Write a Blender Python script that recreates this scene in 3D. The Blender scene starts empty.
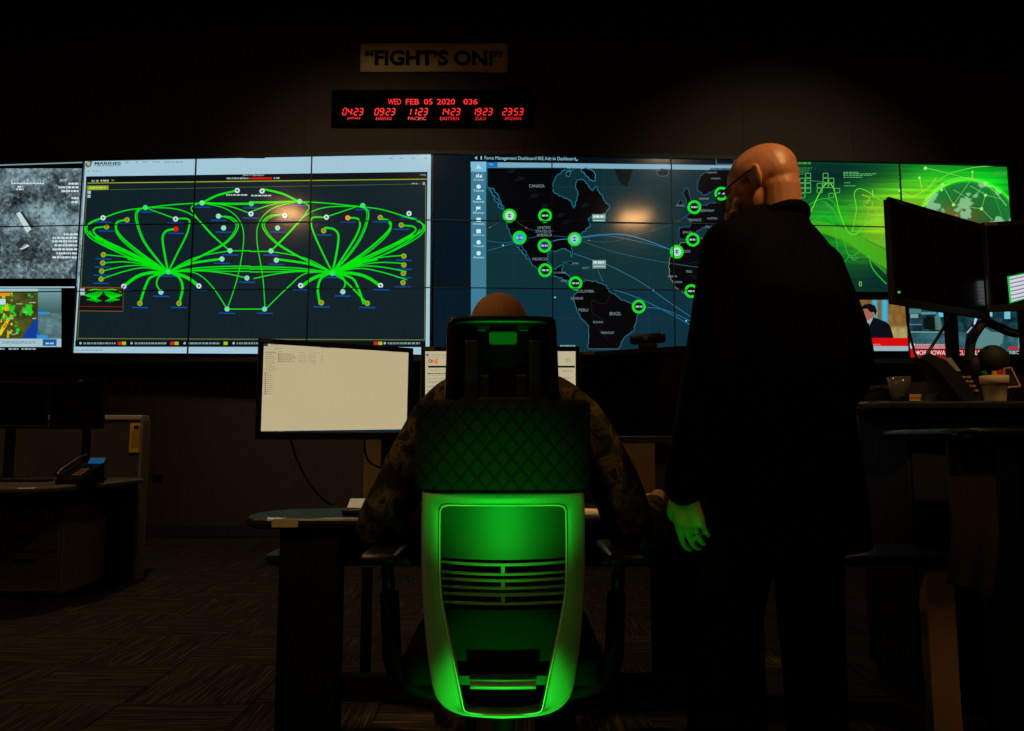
import bpy, bmesh, math, random
import numpy as np
from mathutils import Vector, Matrix, Quaternion

random.seed(7)
scene = bpy.context.scene
COL = scene.collection
R = math.radians

# ------------------------------------------------------------------ camera
FOC = 750.0                       # focal length in pixels of the 1024 x 731 frame
PITCH = R(5.8)
CAM = Vector((0.0, 0.0, 1.0))
cam_data = bpy.data.cameras.new('camera')
cam_data.sensor_width = 36.0
cam_data.lens = FOC / 1024.0 * 36.0
cam_data.clip_start = 0.02
cam = bpy.data.objects.new('camera', cam_data)
COL.objects.link(cam)
cam.location = CAM
cam.rotation_euler = (math.pi / 2 + PITCH, 0, 0)
scene.camera = cam

# ------------------------------------------------------------------ world, exposure
world = bpy.data.worlds.new('world'); scene.world = world
world.use_nodes = True
world.node_tree.nodes['Background'].inputs[0].default_value = (0, 0, 0, 1)
world.node_tree.nodes['Background'].inputs[1].default_value = 0.0
vs = scene.view_settings
vs.view_transform = 'Standard'; vs.look = 'None'; vs.gamma = 1.0; vs.exposure = 0.0
vs.use_curve_mapping = False
try:
    scene.cycles.use_denoising = True
    scene.cycles.denoiser = 'OPENIMAGEDENOISE'
    scene.cycles.max_bounces = 6
    scene.cycles.sample_clamp_indirect = 3.0
    scene.cycles.caustics_reflective = False
    scene.cycles.caustics_refractive = False
except Exception:
    pass

# ------------------------------------------------------------------ lamps that are not fixtures of their own
def aim(o, target):
    d = Vector(target) - Vector(o.location)
    o.rotation_euler = d.to_track_quat('-Z', 'Y').to_euler()
def spot(name, loc, target, power, color, angle, blend=0.6, radius=0.05):
    l = bpy.data.lights.new(name, 'SPOT')
    l.energy = power; l.color = color; l.spot_size = R(angle); l.spot_blend = blend
    l.shadow_soft_size = radius
    o = bpy.data.objects.new(name, l); COL.objects.link(o); o.location = loc; aim(o, target)
    return o
def point(name, loc, power, color, radius=0.05):
    l = bpy.data.lights.new(name, 'POINT')
    l.energy = power; l.color = color; l.shadow_soft_size = radius
    o = bpy.data.objects.new(name, l); COL.objects.link(o); o.location = loc
    return o
WARM = (1.0, 0.60, 0.27)
GREEN = (0.01, 1.0, 0.03)
# gelled green lamps low on the floor behind the chair
spot('green_lamp', (-0.02, 1.02, 0.42), (-0.02, 1.63, 0.872), 25.0, GREEN, 33, 1.0, 0.015)
spot('green_lamp', (-0.02, 1.49, 0.03), (-0.02, 1.735, 0.285), 20.0, GREEN, 50, 0.3, 0.012)
spot('green_lamp', (-0.02, 1.02, 0.42), (-0.02, 1.62, 1.262), 14.0, GREEN, 10, 0.8, 0.015)
spot('green_lamp', (0.06, 1.05, 0.36), (0.42, 1.84, 0.75), 9.0, GREEN, 15, 0.8, 0.015)
point('green_lamp', (-0.02, 1.10, 0.36), 0.9, GREEN, 0.03)
# warm downlights of the room (their fixtures are built on the ceiling below)
spot('downlight_beam', (2.75, -1.0, 6.05), (0.66, 1.9, 1.66), 900.0, (1.0, 0.54, 0.21), 8.5, 0.8, 0.12)
spot('downlight_beam', (2.75, -1.0, 6.05), (1.80, 2.95, 1.10), 500.0, WARM, 11, 0.8, 0.12)
spot('downlight_beam', (-3.2, -0.8, 6.05), (-0.25, 2.3, 1.0), 380.0, WARM, 15, 0.8, 0.12)
spot('downlight_beam', (-3.2, -0.8, 6.05), (1.45, 3.0, 1.22), 1000.0, WARM, 6, 0.8, 0.12)
spot('downlight_beam', (2.9, 3.55, 6.05), (2.9, 8.0, 3.0), 440.0, (1.0, 0.76, 0.52), 52, 1.0, 0.12)
spot('downlight_beam', (-1.6, 3.55, 6.05), (-1.5, 8.0, 3.0), 400.0, (1.0, 0.78, 0.53), 54, 1.0, 0.12)
spot('downlight_beam', (-2.4, 4.0, 6.05), (-2.4, 4.9, 0.0), 210.0, (1.0, 0.72, 0.48), 85, 0.9, 0.12)

# ------------------------------------------------------------------ helpers
def lin(c):
    c = c / 255.0
    return c / 12.92 if c <= 0.04045 else ((c + 0.055) / 1.055) ** 2.4
def rgb(t): return tuple(lin(c) for c in t)
def ray(px, py):
    a = (px - 512.0) / FOC; v = (365.5 - py) / FOC
    return Vector((a, math.cos(PITCH) - v * math.sin(PITCH), math.sin(PITCH) + v * math.cos(PITCH)))
def at(px, py, Y):
    r = ray(px, py); return CAM + r * (Y / r.y)

MATS = {}
def mat(name, col, rough=0.6, metal=0.0, spec=0.5, noise=0.0, nscale=40.0, bump=0.0, bscale=300.0, emit=None, estr=1.0, trans=0.0):
    if name in MATS: return MATS[name]
    m = bpy.data.materials.new(name); m.use_nodes = True
    nt = m.node_tree; b = nt.nodes['Principled BSDF']
    c = rgb(col)
    b.inputs['Base Color'].default_value = (*c, 1)
    b.inputs['Roughness'].default_value = rough
    b.inputs['Metallic'].default_value = metal
    b.inputs['Specular IOR Level'].default_value = spec
    if trans: b.inputs['Transmission Weight'].default_value = trans
    if emit:
        b.inputs['Emission Color'].default_value = (*rgb(emit), 1)
        b.inputs['Emission Strength'].default_value = estr
    if noise or bump:
        tc = nt.nodes.new('ShaderNodeTexCoord')
    if noise:
        n = nt.nodes.new('ShaderNodeTexNoise'); n.inputs['Scale'].default_value = nscale; n.inputs['Detail'].default_value = 4
        nt.links.new(tc.outputs['Object'], n.inputs['Vector'])
        r = nt.nodes.new('ShaderNodeValToRGB')
        r.color_ramp.elements[0].position = 0.3; r.color_ramp.elements[1].position = 0.7
        r.color_ramp.elements[0].color = (*[x * (1 - noise) for x in c], 1)
        r.color_ramp.elements[1].color = (*[min(1, x * (1 + noise)) for x in c], 1)
        nt.links.new(n.outputs['Fac'], r.inputs['Fac']); nt.links.new(r.outputs['Color'], b.inputs['Base Color'])
    if bump:
        n2 = nt.nodes.new('ShaderNodeTexNoise'); n2.inputs['Scale'].default_value = bscale
        nt.links.new(tc.outputs['Object'], n2.inputs['Vector'])
        bp = nt.nodes.new('ShaderNodeBump'); bp.inputs['Strength'].default_value = bump; bp.inputs['Distance'].default_value = 0.002
        nt.links.new(n2.outputs['Fac'], bp.inputs['Height']); nt.links.new(bp.outputs['Normal'], b.inputs['Normal'])
    MATS[name] = m
    return m

def scr(col, k=1.0):
    """a lit patch of a display: glossy dark glass that emits its colour"""
    key = 'display_%d_%d_%d_%.2f' % (*col, k)
    if key in MATS: return MATS[key]
    m = bpy.data.materials.new(key); m.use_nodes = True
    b = m.node_tree.nodes['Principled BSDF']
    b.inputs['Base Color'].default_value = (0.004, 0.004, 0.005, 1)
    b.inputs['Roughness'].default_value = 0.10; b.inputs['Specular IOR Level'].default_value = 1.0
    b.inputs['Emission Color'].default_value = (*rgb(col), 1)
    b.inputs['Emission Strength'].default_value = k
    MATS[key] = m
    return m
def scr_attr():
    if 'display_picture' in MATS: return MATS['display_picture']
    m = bpy.data.materials.new('display_picture'); m.use_nodes = True
    b = m.node_tree.nodes['Principled BSDF']
    b.inputs['Base Color'].default_value = (0.004, 0.004, 0.005, 1)
    b.inputs['Roughness'].default_value = 0.10; b.inputs['Specular IOR Level'].default_value = 1.0
    a = m.node_tree.nodes.new('ShaderNodeAttribute'); a.attribute_name = 'pic'
    m.node_tree.links.new(a.outputs['Color'], b.inputs['Emission Color'])
    b.inputs['Emission Strength'].default_value = 1.0
    MATS['display_picture'] = m
    return m

def root_loc(p):
    v = Vector((0, 0, 0))
    while p is not None:
        v += Vector(p.location); p = p.parent
    return v
def thing(name, label, cat, loc=(0, 0, 0), group=None):
    o = bpy.data.objects.new(name, None); COL.objects.link(o)
    o.empty_display_size = 0.05
    o.location = loc; o['label'] = label; o['category'] = cat
    if group: o['group'] = group
    return o
def tag(o, label, cat, group=None):
    o['label'] = label; o['category'] = cat
    if group: o['group'] = group
    return o
def setorigin(me, p):
    me.transform(Matrix.Translation(-Vector(p)))
def obj(name, bm, m, parent=None, smooth=False, origin=None):
    """bm in world coordinates -> mesh object (a part when parent is given)"""
    me = bpy.data.meshes.new(name)
    if isinstance(bm, bmesh.types.BMesh):
        bm.normal_update(); bm.to_mesh(me); bm.free()
    else:
        me = bm; me.name = name
    if smooth:
        for p in me.polygons: p.use_smooth = True
    ms = m if isinstance(m, (list, tuple)) else [m]
    if len(me.materials) == 0:
        for x in ms: me.materials.append(x)
    o = bpy.data.objects.new(name, me); COL.objects.link(o)
    if parent is not None:
        setorigin(me, root_loc(parent)); o.parent = parent
    elif origin is not None:
        setorigin(me, origin); o.location = origin
    return o
def struct(name, bm, m, parent=None, **k):
    o = obj(name, bm, m, parent, **k)
    if parent is None: o['kind'] = 'structure'
    return o

def new(): return bmesh.new()
def box(bm, x0, x1, y0, y1, z0, z1, bevel=0.0, M=None, seg=2):
    r = bmesh.ops.create_cube(bm, size=1.0)
    vs_ = r['verts']
    for v in vs_:
        v.co = Vector(((x0 + x1) / 2 + v.co.x * (x1 - x0), (y0 + y1) / 2 + v.co.y * (y1 - y0), (z0 + z1) / 2 + v.co.z * (z1 - z0)))
    if bevel > 0:
        es = list({e for v in vs_ for e in v.link_edges})
        rr = bmesh.ops.bevel(bm, geom=es, offset=bevel, segments=seg, affect='EDGES', profile=0.5)
        vs_ = list({v for f in rr['faces'] for v in f.verts} | {v for v in vs_ if v.is_valid})
    if M is not None:
        for v in vs_: v.co = M @ v.co
    return vs_
def bx(*a, **k):
    bm = new(); box(bm, *a, **k); return bm
def frame_dirs(d):
    d = d.normalized()
    up = Vector((0, 0, 1)) if abs(d.z) < 0.95 else Vector((0, 1, 0))
    a = d.cross(up).normalized(); b = a.cross(d).normalized()
    return a, b
def tube(bm, pts, rad, n=10, caps=True):
    pts = [Vector(p) for p in pts]
    rads = rad if isinstance(rad, (list, tuple)) else [rad] * len(pts)
    rings = []; pa = None
    for i, p in enumerate(pts):
        d = (pts[min(i + 1, len(pts) - 1)] - pts[max(i - 1, 0)])
        if pa is None: a, b = frame_dirs(d)
        else:
            d = d.normalized(); a = (pa - d * pa.dot(d)).normalized(); b = a.cross(d).normalized()
        pa = a
        rings.append([bm.verts.new(p + (a * math.cos(t) + b * math.sin(t)) * rads[i]) for t in [2 * math.pi * k / n for k in range(n)]])
    for r0, r1 in zip(rings, rings[1:]):
        for k in range(n):
            bm.faces.new((r0[k], r0[(k + 1) % n], r1[(k + 1) % n], r1[k]))
    if caps:
        bm.faces.new(rings[0][::-1]); bm.faces.new(rings[-1])
    bmesh.ops.recalc_face_normals(bm, faces=bm.faces[:])
def spline(pts, n=8):
    pts = [Vector(p) for p in pts]
    out = []
    for i in range(len(pts) - 1):
        p0 = pts[max(i - 1, 0)]; p1 = pts[i]; p2 = pts[i + 1]; p3 = pts[min(i + 2, len(pts) - 1)]
        for k in range(n):
            t = k / n
            out.append(0.5 * ((2 * p1) + (p2 - p0) * t + (2 * p0 - 5 * p1 + 4 * p2 - p3) * t * t + (3 * p1 - p0 - 3 * p2 + p3) * t ** 3))
    out.append(pts[-1]); return out
def lathe(bm, prof, c, n=24):
    """prof: list of (r, z); axis vertical through c"""
    c = Vector(c); rings = []
    for r, z in prof:
        rings.append([bm.verts.new(c + Vector((r * math.cos(2 * math.pi * k / n), r * math.sin(2 * math.pi * k / n), z))) for k in range(n)])
    for a, b in zip(rings, rings[1:]):
        for k in range(n): bm.faces.new((a[k], a[(k + 1) % n], b[(k + 1) % n], b[k]))
    if prof[0][0] > 1e-5: bm.faces.new(rings[0][::-1])
    if prof[-1][0] > 1e-5: bm.faces.new(rings[-1])
    bmesh.ops.remove_doubles(bm, verts=bm.verts[:], dist=1e-6)
    bmesh.ops.recalc_face_normals(bm, faces=bm.faces[:])
def prism(bm, pts2, z0, z1, bevel=0.0, seg=3):
    """horizontal outline (x, y) extruded from z0 to z1"""
    a = [bm.verts.new((p[0], p[1], z0)) for p in pts2]
    b = [bm.verts.new((p[0], p[1], z1)) for p in pts2]
    n = len(a); bm.faces.new(a[::-1]); bm.faces.new(b)
    for k in range(n): bm.faces.new((a[k], a[(k + 1) % n], b[(k + 1) % n], b[k]))
    bmesh.ops.recalc_face_normals(bm, faces=bm.faces[:])
    if bevel > 0:
        es = [e for e in bm.edges if abs(e.verts[0].co.z - e.verts[1].co.z) < 1e-6]
        bmesh.ops.bevel(bm, geom=es, offset=bevel, segments=seg, affect='EDGES', profile=0.5)
def rounded_rect(x0, x1, y0, y1, r, n=6):
    out = []
    for cx, cy, a0 in ((x1 - r, y1 - r, 0), (x0 + r, y1 - r, 90), (x0 + r, y0 + r, 180), (x1 - r, y0 + r, 270)):
        for k in range(n + 1):
            a = R(a0 + 90 * k / n); out.append((cx + r * math.cos(a), cy + r * math.sin(a)))
    return out

# ---- flat print on a vertical plane, drawn in the units of the photograph's frame and carried to the plane's own place
class VPlane:
    def __init__(s, p0, p1):
        s.p0 = Vector((p0[0], p0[1], 0)); s.p1 = Vector((p1[0], p1[1], 0))
        s.d = (s.p1 - s.p0).normalized(); s.n = Vector((s.d.y, -s.d.x, 0))     # n faces the camera side
    def hit(s, px, py, off=0.0):
        r = ray(px, py); t = (s.p0 - CAM).dot(s.n) / r.dot(s.n)
        return CAM + r * t + s.n * off
    def pos(s, u, z, off=0.0):
        q = s.p0 + s.d * u + s.n * off; return Vector((q.x, q.y, z))
    def u(s, px, py=255): return (s.hit(px, py) - s.p0).dot(s.d)

_font_cache = {}
def text_mesh(txt, bold=0.0):
    key = (txt, bold)
    if key in _font_cache: return _font_cache[key]
    cu = bpy.data.curves.new('t', 'FONT'); cu.body = txt; cu.offset = bold; cu.resolution_u = 3
    o = bpy.data.objects.new('t', cu); COL.objects.link(o)
    bpy.context.view_layer.update()
    dg = bpy.context.evaluated_depsgraph_get()
    me = bpy.data.meshes.new_from_object(o.evaluated_get(dg))
    v = [tuple(x.co) for x in me.vertices]; f = [tuple(p.vertices) for p in me.polygons]
    bpy.data.objects.remove(o); bpy.data.curves.remove(cu); bpy.data.meshes.remove(me)
    _font_cache[key] = (v, f); return v, f

class Flat:
    def __init__(s, plane, base=0.004, step=0.0012):
        s.pl = plane; s.v = []; s.f = []; s.mi = []; s.ms = []; s.base = base; s.step = step
    def m(s, col, k=1.0):
        mm = col if isinstance(col, bpy.types.Material) else scr(col, k)
        if mm not in s.ms: s.ms.append(mm)
        return s.ms.index(mm)
    def add(s, pts, faces, col, layer, k=1.0):
        o = len(s.v); off = s.base + s.step * layer; i = s.m(col, k)
        s.v += [s.pl.hit(p[0], p[1], off) for p in pts]
        for f in faces: s.f.append([o + q for q in f]); s.mi.append(i)
    def poly(s, pts, col, layer=0, k=1.0): s.add(pts, [list(range(len(pts)))], col, layer, k)
    def rect(s, x0, y0, x1, y1, col, layer=0, k=1.0): s.poly([(x0, y1), (x1, y1), (x1, y0), (x0, y0)], col, layer, k)
    def line(s, pts, w, col, layer=1, k=1.0, sp=0):
        if sp: pts = [(q.x, q.y) for q in spline([Vector((p[0], p[1], 0)) for p in pts], sp)]
        L = []
        for i, p in enumerate(pts):
            a = pts[max(i - 1, 0)]; b = pts[min(i + 1, len(pts) - 1)]
            dx, dy = b[0] - a[0], b[1] - a[1]; n = math.hypot(dx, dy) or 1
            L.append((p[0] - dy / n * w / 2, p[1] + dx / n * w / 2)); L.append((p[0] + dy / n * w / 2, p[1] - dx / n * w / 2))
        s.add(L, [(2 * i, 2 * i + 2, 2 * i + 3, 2 * i + 1) for i in range(len(pts) - 1)], col, layer, k)
    def disc(s, x, y, r, col, layer=2, k=1.0, n=14): s.poly([(x + r * math.cos(-2 * math.pi * i / n), y + r * math.sin(-2 * math.pi * i / n)) for i in range(n)], col, layer, k)
    def ring(s, x, y, r0, r1, col, layer=2, k=1.0, n=24):
        P = []
        for i in range(n):
            a = 2 * math.pi * i / n; P.append((x + r0 * math.cos(a), y + r0 * math.sin(a))); P.append((x + r1 * math.cos(a), y + r1 * math.sin(a)))
        s.add(P, [(2 * i, 2 * i + 1, (2 * i + 3) % (2 * n), (2 * i + 2) % (2 * n)) for i in range(n)], col, layer, k)
    def frame(s, x0, y0, x1, y1, w, col, layer=1, k=1.0):
        for a, b in (((x0, y0), (x1, y0)), ((x1, y0), (x1, y1)), ((x1, y1), (x0, y1)), ((x0, y1), (x0, y0))): s.line([a, b], w, col, layer, k)
    def text(s, txt, x0, y0, x1, y1, col, layer=3, k=1.0, bold=0.0, slope=0.0):
        v, f = text_mesh(txt, bold)
        xs = [p[0] for p in v]; ys = [p[1] for p in v]
        a, b, c, d = min(xs), max(xs), min(ys), max(ys)
        P = [(x0 + (p[0] - a) / (b - a) * (x1 - x0), y1 + (p[1] - c) / (d - c) * (y0 - y1) + slope * (p[0] - a) / (b - a)) for p in v]
        s.add(P, f, col, layer, k)
    def dashes(s, x0, x1, y, h, col, layer=3, k=1.0):
        """an illegible line of print"""
        x = x0
        while x < x1:
            w = random.uniform(1.2, 4.0); s.rect(x, y - h / 2, min(x + w, x1), y + h / 2, col, layer, k); x += w + random.uniform(0.5, 1.0)
    def build(s, name, parent):
        me = bpy.data.meshes.new(name); me.from_pydata([tuple(p) for p in s.v], [], s.f)
        for m_ in s.ms: me.materials.append(m_)
        me.polygons.foreach_set('material_index', s.mi); me.update()
        return obj(name, me, s.ms, parent)

# ---- value noise for pictures shown on the displays
_rng = np.random.RandomState(3); _tab = _rng.rand(256, 256)
def vnoise(x, y):
    xi = np.floor(x).astype(int); yi = np.floor(y).astype(int); fx = x - xi; fy = y - yi
    fx = fx * fx * (3 - 2 * fx); fy = fy * fy * (3 - 2 * fy)
    g = lambda i, j: _tab[i % 256, j % 256]
    return (g(xi, yi) * (1 - fx) + g(xi + 1, yi) * fx) * (1 - fy) + (g(xi, yi + 1) * (1 - fx) + g(xi + 1, yi + 1) * fx) * fy
def fbm(x, y, o=5):
    s = 0; a = 0.5; t = 0
    for i in range(o):
        s = s + a * vnoise(x * 2 ** i + 17 * i, y * 2 ** i + 31 * i); t += a; a *= 0.55
    return s / t
def picture(name, plane, x0, y0, x1, y1, nx, ny, fn, parent, off=0.004, slope=0.0):
    """a display picture: a fine grid whose points carry the colour of the picture (fn gives sRGB 0..255)"""
    X, Y = np.meshgrid(np.linspace(x0, x1, nx), np.linspace(y0, y1, ny))
    C = np.clip(np.stack(fn(X, Y), -1).reshape(-1, 3) / 255.0, 0, 1)
    C = np.where(C <= 0.04045, C / 12.92, ((C + 0.055) / 1.055) ** 2.4)
    Y = Y + slope * (X - x0) * (y1 - Y) / (y1 - y0)
    v = [tuple(plane.hit(a, b, off)) for a, b in zip(X.ravel(), Y.ravel())]
    f = [(j * nx + i, (j + 1) * nx + i, (j + 1) * nx + i + 1, j * nx + i + 1) for j in range(ny - 1) for i in range(nx - 1)]
    me = bpy.data.meshes.new(name); me.from_pydata(v, [], f)
    at_ = me.color_attributes.new('pic', 'FLOAT_COLOR', 'POINT')
    at_.data.foreach_set('color', np.concatenate([C, np.ones((len(C), 1))], 1).astype(np.float32).ravel())
    return obj(name, me, scr_attr(), parent)

# ================================================================== THE ROOM
WALL_Y = 8.06; CEIL = 6.15; XL, XR, YB = -6.4, 6.4, -4.5
m_wall = mat('wall_fabric', (60, 53, 45), 0.95, spec=0.1, noise=0.12, nscale=60, bump=0.3, bscale=500)
m_wall2 = mat('wall_paint', (96, 86, 74), 0.95, spec=0.1, noise=0.05, nscale=8)
m_ceil = mat('ceiling_paint', (60, 56, 52), 0.95, spec=0.1, noise=0.05, nscale=8)
m_base = mat('baseboard_rubber', (22, 20, 18), 0.6)
m_black = mat('black_plastic', (14, 14, 15), 0.38, bump=0.05, bscale=900)
m_black_matte = mat('black_matte', (11, 11, 12), 0.7, bump=0.05, bscale=700)
m_glass_black = mat('black_screen_glass', (5, 5, 6), 0.12)
m_dkgrey = mat('dark_grey_metal', (40, 39, 38), 0.45, noise=0.08, nscale=30)

def carpet_material():
    m = bpy.data.materials.new('carpet'); m.use_nodes = True
    nt = m.node_tree; b = nt.nodes['Principled BSDF']; b.inputs['Roughness'].default_value = 0.97
    b.inputs['Specular IOR Level'].default_value = 0.05
    tc = nt.nodes.new('ShaderNodeTexCoord'); oi = nt.nodes.new('ShaderNodeObjectInfo')
    mp = nt.nodes.new('ShaderNodeMapping'); mp.inputs['Scale'].default_value = (4.0, 150.0, 1.0)
    ad = nt.nodes.new('ShaderNodeVectorMath'); ad.operation = 'ADD'
    mul = nt.nodes.new('ShaderNodeVectorMath'); mul.operation = 'SCALE'; mul.inputs[0].default_value = (13, 7, 3)
    nt.links.new(oi.outputs['Random'], mul.inputs['Scale'])
    nt.links.new(tc.outputs['Object'], ad.inputs[0]); nt.links.new(mul.outputs[0], ad.inputs[1])
    nt.links.new(ad.outputs[0], mp.inputs['Vector'])
    n = nt.nodes.new('ShaderNodeTexNoise'); n.inputs['Scale'].default_value = 1.0; n.inputs['Detail'].default_value = 3
    nt.links.new(mp.outputs[0], n.inputs['Vector'])
    r = nt.nodes.new('ShaderNodeValToRGB'); cr = r.color_ramp
    cr.elements[0].position = 0.36; cr.elements[0].color = (*rgb((30, 26, 22)), 1)
    cr.elements[1].position = 0.68; cr.elements[1].color = (*rgb((84, 73, 58)), 1)
    e = cr.elements.new(0.52); e.color = (*rgb((44, 38, 31)), 1)
    nt.links.new(n.outputs['Fac'], r.inputs['Fac']); nt.links.new(r.outputs['Color'], b.inputs['Base Color'])
    bp = nt.nodes.new('ShaderNodeBump'); bp.inputs['Strength'].default_value = 0.5; bp.inputs['Distance'].default_value = 0.004
    nt.links.new(n.outputs['Fac'], bp.inputs['Height']); nt.links.new(bp.outputs['Normal'], b.inputs['Normal'])
    return m
m_carpet = carpet_material()

floor = struct('floor', bx(XL, XR, YB, WALL_Y + 0.1, -0.1, -0.006), mat('subfloor', (34, 30, 26), 0.95))
tile_bm = new(); box(tile_bm, -0.2485, 0.2485, -0.2485, 0.2485, -0.006, 0.0, bevel=0.0015, seg=1)
tile_me = bpy.data.meshes.new('carpet_tile'); tile_bm.to_mesh(tile_me); tile_bm.free(); tile_me.materials.append(m_carpet)
k = 0
for i in range(-10, 7):
    for j in range(2, 16):
        o = bpy.data.objects.new('carpet_tile', tile_me); COL.objects.link(o)
        o.parent = floor; o.location = (0.25 + 0.5 * i, 0.25 + 0.5 * j, 0.0); o.rotation_euler.z = math.pi / 2 * ((i + j) % 2) + math.pi * (k % 3 == 0)
        k += 1
struct('ceiling', bx(XL, XR, YB, WALL_Y + 0.1, CEIL, CEIL + 0.1), m_ceil)
struct('wall_left', bx(XL - 0.1, XL, YB, WALL_Y + 0.1, 0, CEIL), m_wall2)
struct('wall_right', bx(XR, XR + 0.1, YB, WALL_Y + 0.1, 0, CEIL), m_wall2)
struct('wall_front', bx(XL, XR, YB - 0.1, YB, 0, CEIL), m_wall2)
wb = struct('wall_back', bx(XL, XR, WALL_Y, WALL_Y + 0.1, 0, CEIL), m_base)
pw = 1.22; x = -3.53 - 2 * pw
while x < XR - 0.05:
    x1 = min(x + pw, XR)
    obj('wall_panel', bx(x + 0.001, x1 - 0.001, WALL_Y - 0.022, WALL_Y, 0.115, CEIL - 0.01, bevel=0.0015, seg=1), m_wall, wb)
    x += pw
struct('baseboard_back', bx(XL, XR, WALL_Y - 0.034, WALL_Y - 0.022, 0, 0.115, bevel=0.004), m_base)
WF = WALL_Y - 0.022                                   # front of the wall panels

# ceiling downlights: fixtures whose warm lenses also mirror softly in the displays
m_lens = mat('lamp_lens', (255, 205, 150), 0.4, emit=(255, 190, 120), estr=26.0)
m_trimring = mat('lamp_trim', (120, 116, 110), 0.4)
def downlight(label, x, y, w=0.6, d=0.6):
    t = thing('ceiling_light', label, 'ceiling light', (x, y, CEIL), 'warm ceiling lights')
    bm = new()
    for a in ((x - w / 2 - .04, x + w / 2 + .04, y - d / 2 - .04, y - d / 2), (x - w / 2 - .04, x + w / 2 + .04, y + d / 2, y + d / 2 + .04),
              (x - w / 2 - .04, x - w / 2, y - d / 2, y + d / 2), (x + w / 2, x + w / 2 + .04, y - d / 2, y + d / 2)):
        box(bm, *a, CEIL - 0.05, CEIL)
    obj('frame', bm, m_trimring, t)
    obj('diffuser', bx(x - w / 2, x + w / 2, y - d / 2, y + d / 2, CEIL - 0.03, CEIL - 0.012), m_lens, t)

# ================================================================== VIDEO WALL
def plan(px, Y):
    p = at(px, 255, Y); return (p.x, p.y)
K0, K1, K2, K3 = plan(-38, 7.87), plan(432, 7.60), plan(789.5, 7.78), plan(1013, 7.96)
PA, PB, PC = VPlane(K0, K1), VPlane(K1, K2), VPlane(K2, K3)
ZT = at(432, 154.0, 7.60).z; ZB = at(432, 356.5, 7.60).z
RH = (ZT - ZB) / 3
vw = thing('video_wall', 'wall of black tiled displays lit with maps and network diagrams', 'video wall', (0, 7.72, ZB - 0.02))
m_bezel = mat('display_bezel', (5, 5, 6), 0.5)
for pl, cols in ((PA, (-38, 78.5, 192.5, 309.5, 432)), (PB, (432, 552.3, 673, 789.5)), (PC, (789.5, 903.5, 1017.5))):
    L = (pl.p1 - pl.p0).length
    us = [pl.u(c) for c in cols]; us[0] = 0; us[-1] = L
    ang = math.atan2(pl.d.y, pl.d.x)
    for c in range(len(us) - 1):
        for r in range(3):
            z1 = ZT - RH * r; z0 = z1 - RH; u0, u1 = us[c] + .001, us[c + 1] - .001
            Mx = Matrix.Translation(pl.p0) @ Matrix.Rotation(ang, 4, 'Z')
            bm = new(); box(bm, u0, u1, 0, 0.10, z0 + .001, z1 - .001, bevel=0.002, M=Mx, seg=1)
            p = obj('display_panel', bm, m_glass_black, vw)
            bm = new(); e = 0.0045
            for q in ((u0, u1, z0, z0 + e), (u0, u1, z1 - e, z1), (u0, u0 + e, z0 + e, z1 - e), (u1 - e, u1, z0 + e, z1 - e)):
                box(bm, q[0], q[1], -0.021, 0.0, q[2], q[3], M=Mx)
            obj('bezel', bm, m_bezel, p)
# outer frame around the whole wall
bm = new()
for pl in (PA, PB, PC):
    L = (pl.p1 - pl.p0).length; Mx = Matrix.Translation(pl.p0) @ Matrix.Rotation(math.atan2(pl.d.y, pl.d.x), 4, 'Z')
    box(bm, 0, L, -0.025, 0.22, ZT, ZT + 0.035, M=Mx); box(bm, 0, L, -0.025, 0.22, ZB - 0.045, ZB, M=Mx)
Mx = Matrix.Translation(PC.p0) @ Matrix.Rotation(math.atan2(PC.d.y, PC.d.x), 4, 'Z'); L = (PC.p1 - PC.p0).length
box(bm, L, L + 0.06, -0.025, 0.15, ZB - 0.045, ZT + 0.035, M=Mx)
Mx = Matrix.Translation(PA.p0) @ Matrix.Rotation(math.atan2(PA.d.y, PA.d.x), 4, 'Z')
box(bm, -0.06, 0, -0.025, 0.15, ZB - 0.045, ZT + 0.035, M=Mx)
obj('outer_frame', bm, m_black_matte, vw)

# ---- satellite picture (upper left)
def sat(X, Y):
    n = fbm(X / 15, Y / 15, 6); d = fbm(X / 2.6 + 9, Y / 2.6, 4)
    g = 72 + 160 * np.clip((n - 0.30) * 1.55, 0, 1) + 130 * (d - 0.5) + 46 * (np.abs(2 * fbm(X / 7 + 5, Y / 7 + 2, 4) - 1) < .07)
    road = np.abs((X - 38) - (Y - 190) * 0.55 - 6 * (fbm(X / 9, Y / 9, 3) - .5))
    g = g - 45 * np.exp(-((X - 22) ** 2 / 160 + (Y - 200) ** 2 / 130)) + 28 * np.exp(-road ** 2 / 3)
    g = g + 22 * np.exp(-((X - 55) ** 2 / 400 + (Y - 212) ** 2 / 150)) - 30 * np.exp(-((X - 30) ** 2 / 120 + (Y - 245) ** 2 / 90))
    g = np.clip(g, 22, 215)
    return g * 0.66, g * 0.80, g * 0.84
picture('satellite_view', PA, -38, 168.5, 83, 278.5, 190, 180, sat, vw)
f = Flat(PA)
WH = (172, 206, 218)
f.line([(-38, 166.6), (84, 162.6)], 1.2, (120, 150, 155), 2)
f.line([(-38, 287.3), (77, 287.3)], 1.3, (165, 195, 205), 2)
f.line([(84, 161), (83.5, 171), (77, 287)], 1.4, (140, 170, 185), 2)
f.line([(12, 183.7), (44, 183.7)], 0.8, (210, 225, 228), 2)
for i, xx in enumerate(np.linspace(12, 44, 11)): f.line([(xx, 183.7), (xx, 183.7 - (3.2 if i in (0, 5, 10) else 1.8))], 0.6, (205, 222, 225), 2)
f.poly([(16.5, 213.5), (20.5, 212), (32, 229.5), (27, 233)], (196, 212, 212), 2); f.poly([(20.5, 212), (22.5, 211.5), (34, 227), (32, 229.5)], (30, 46, 50), 2)
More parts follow.
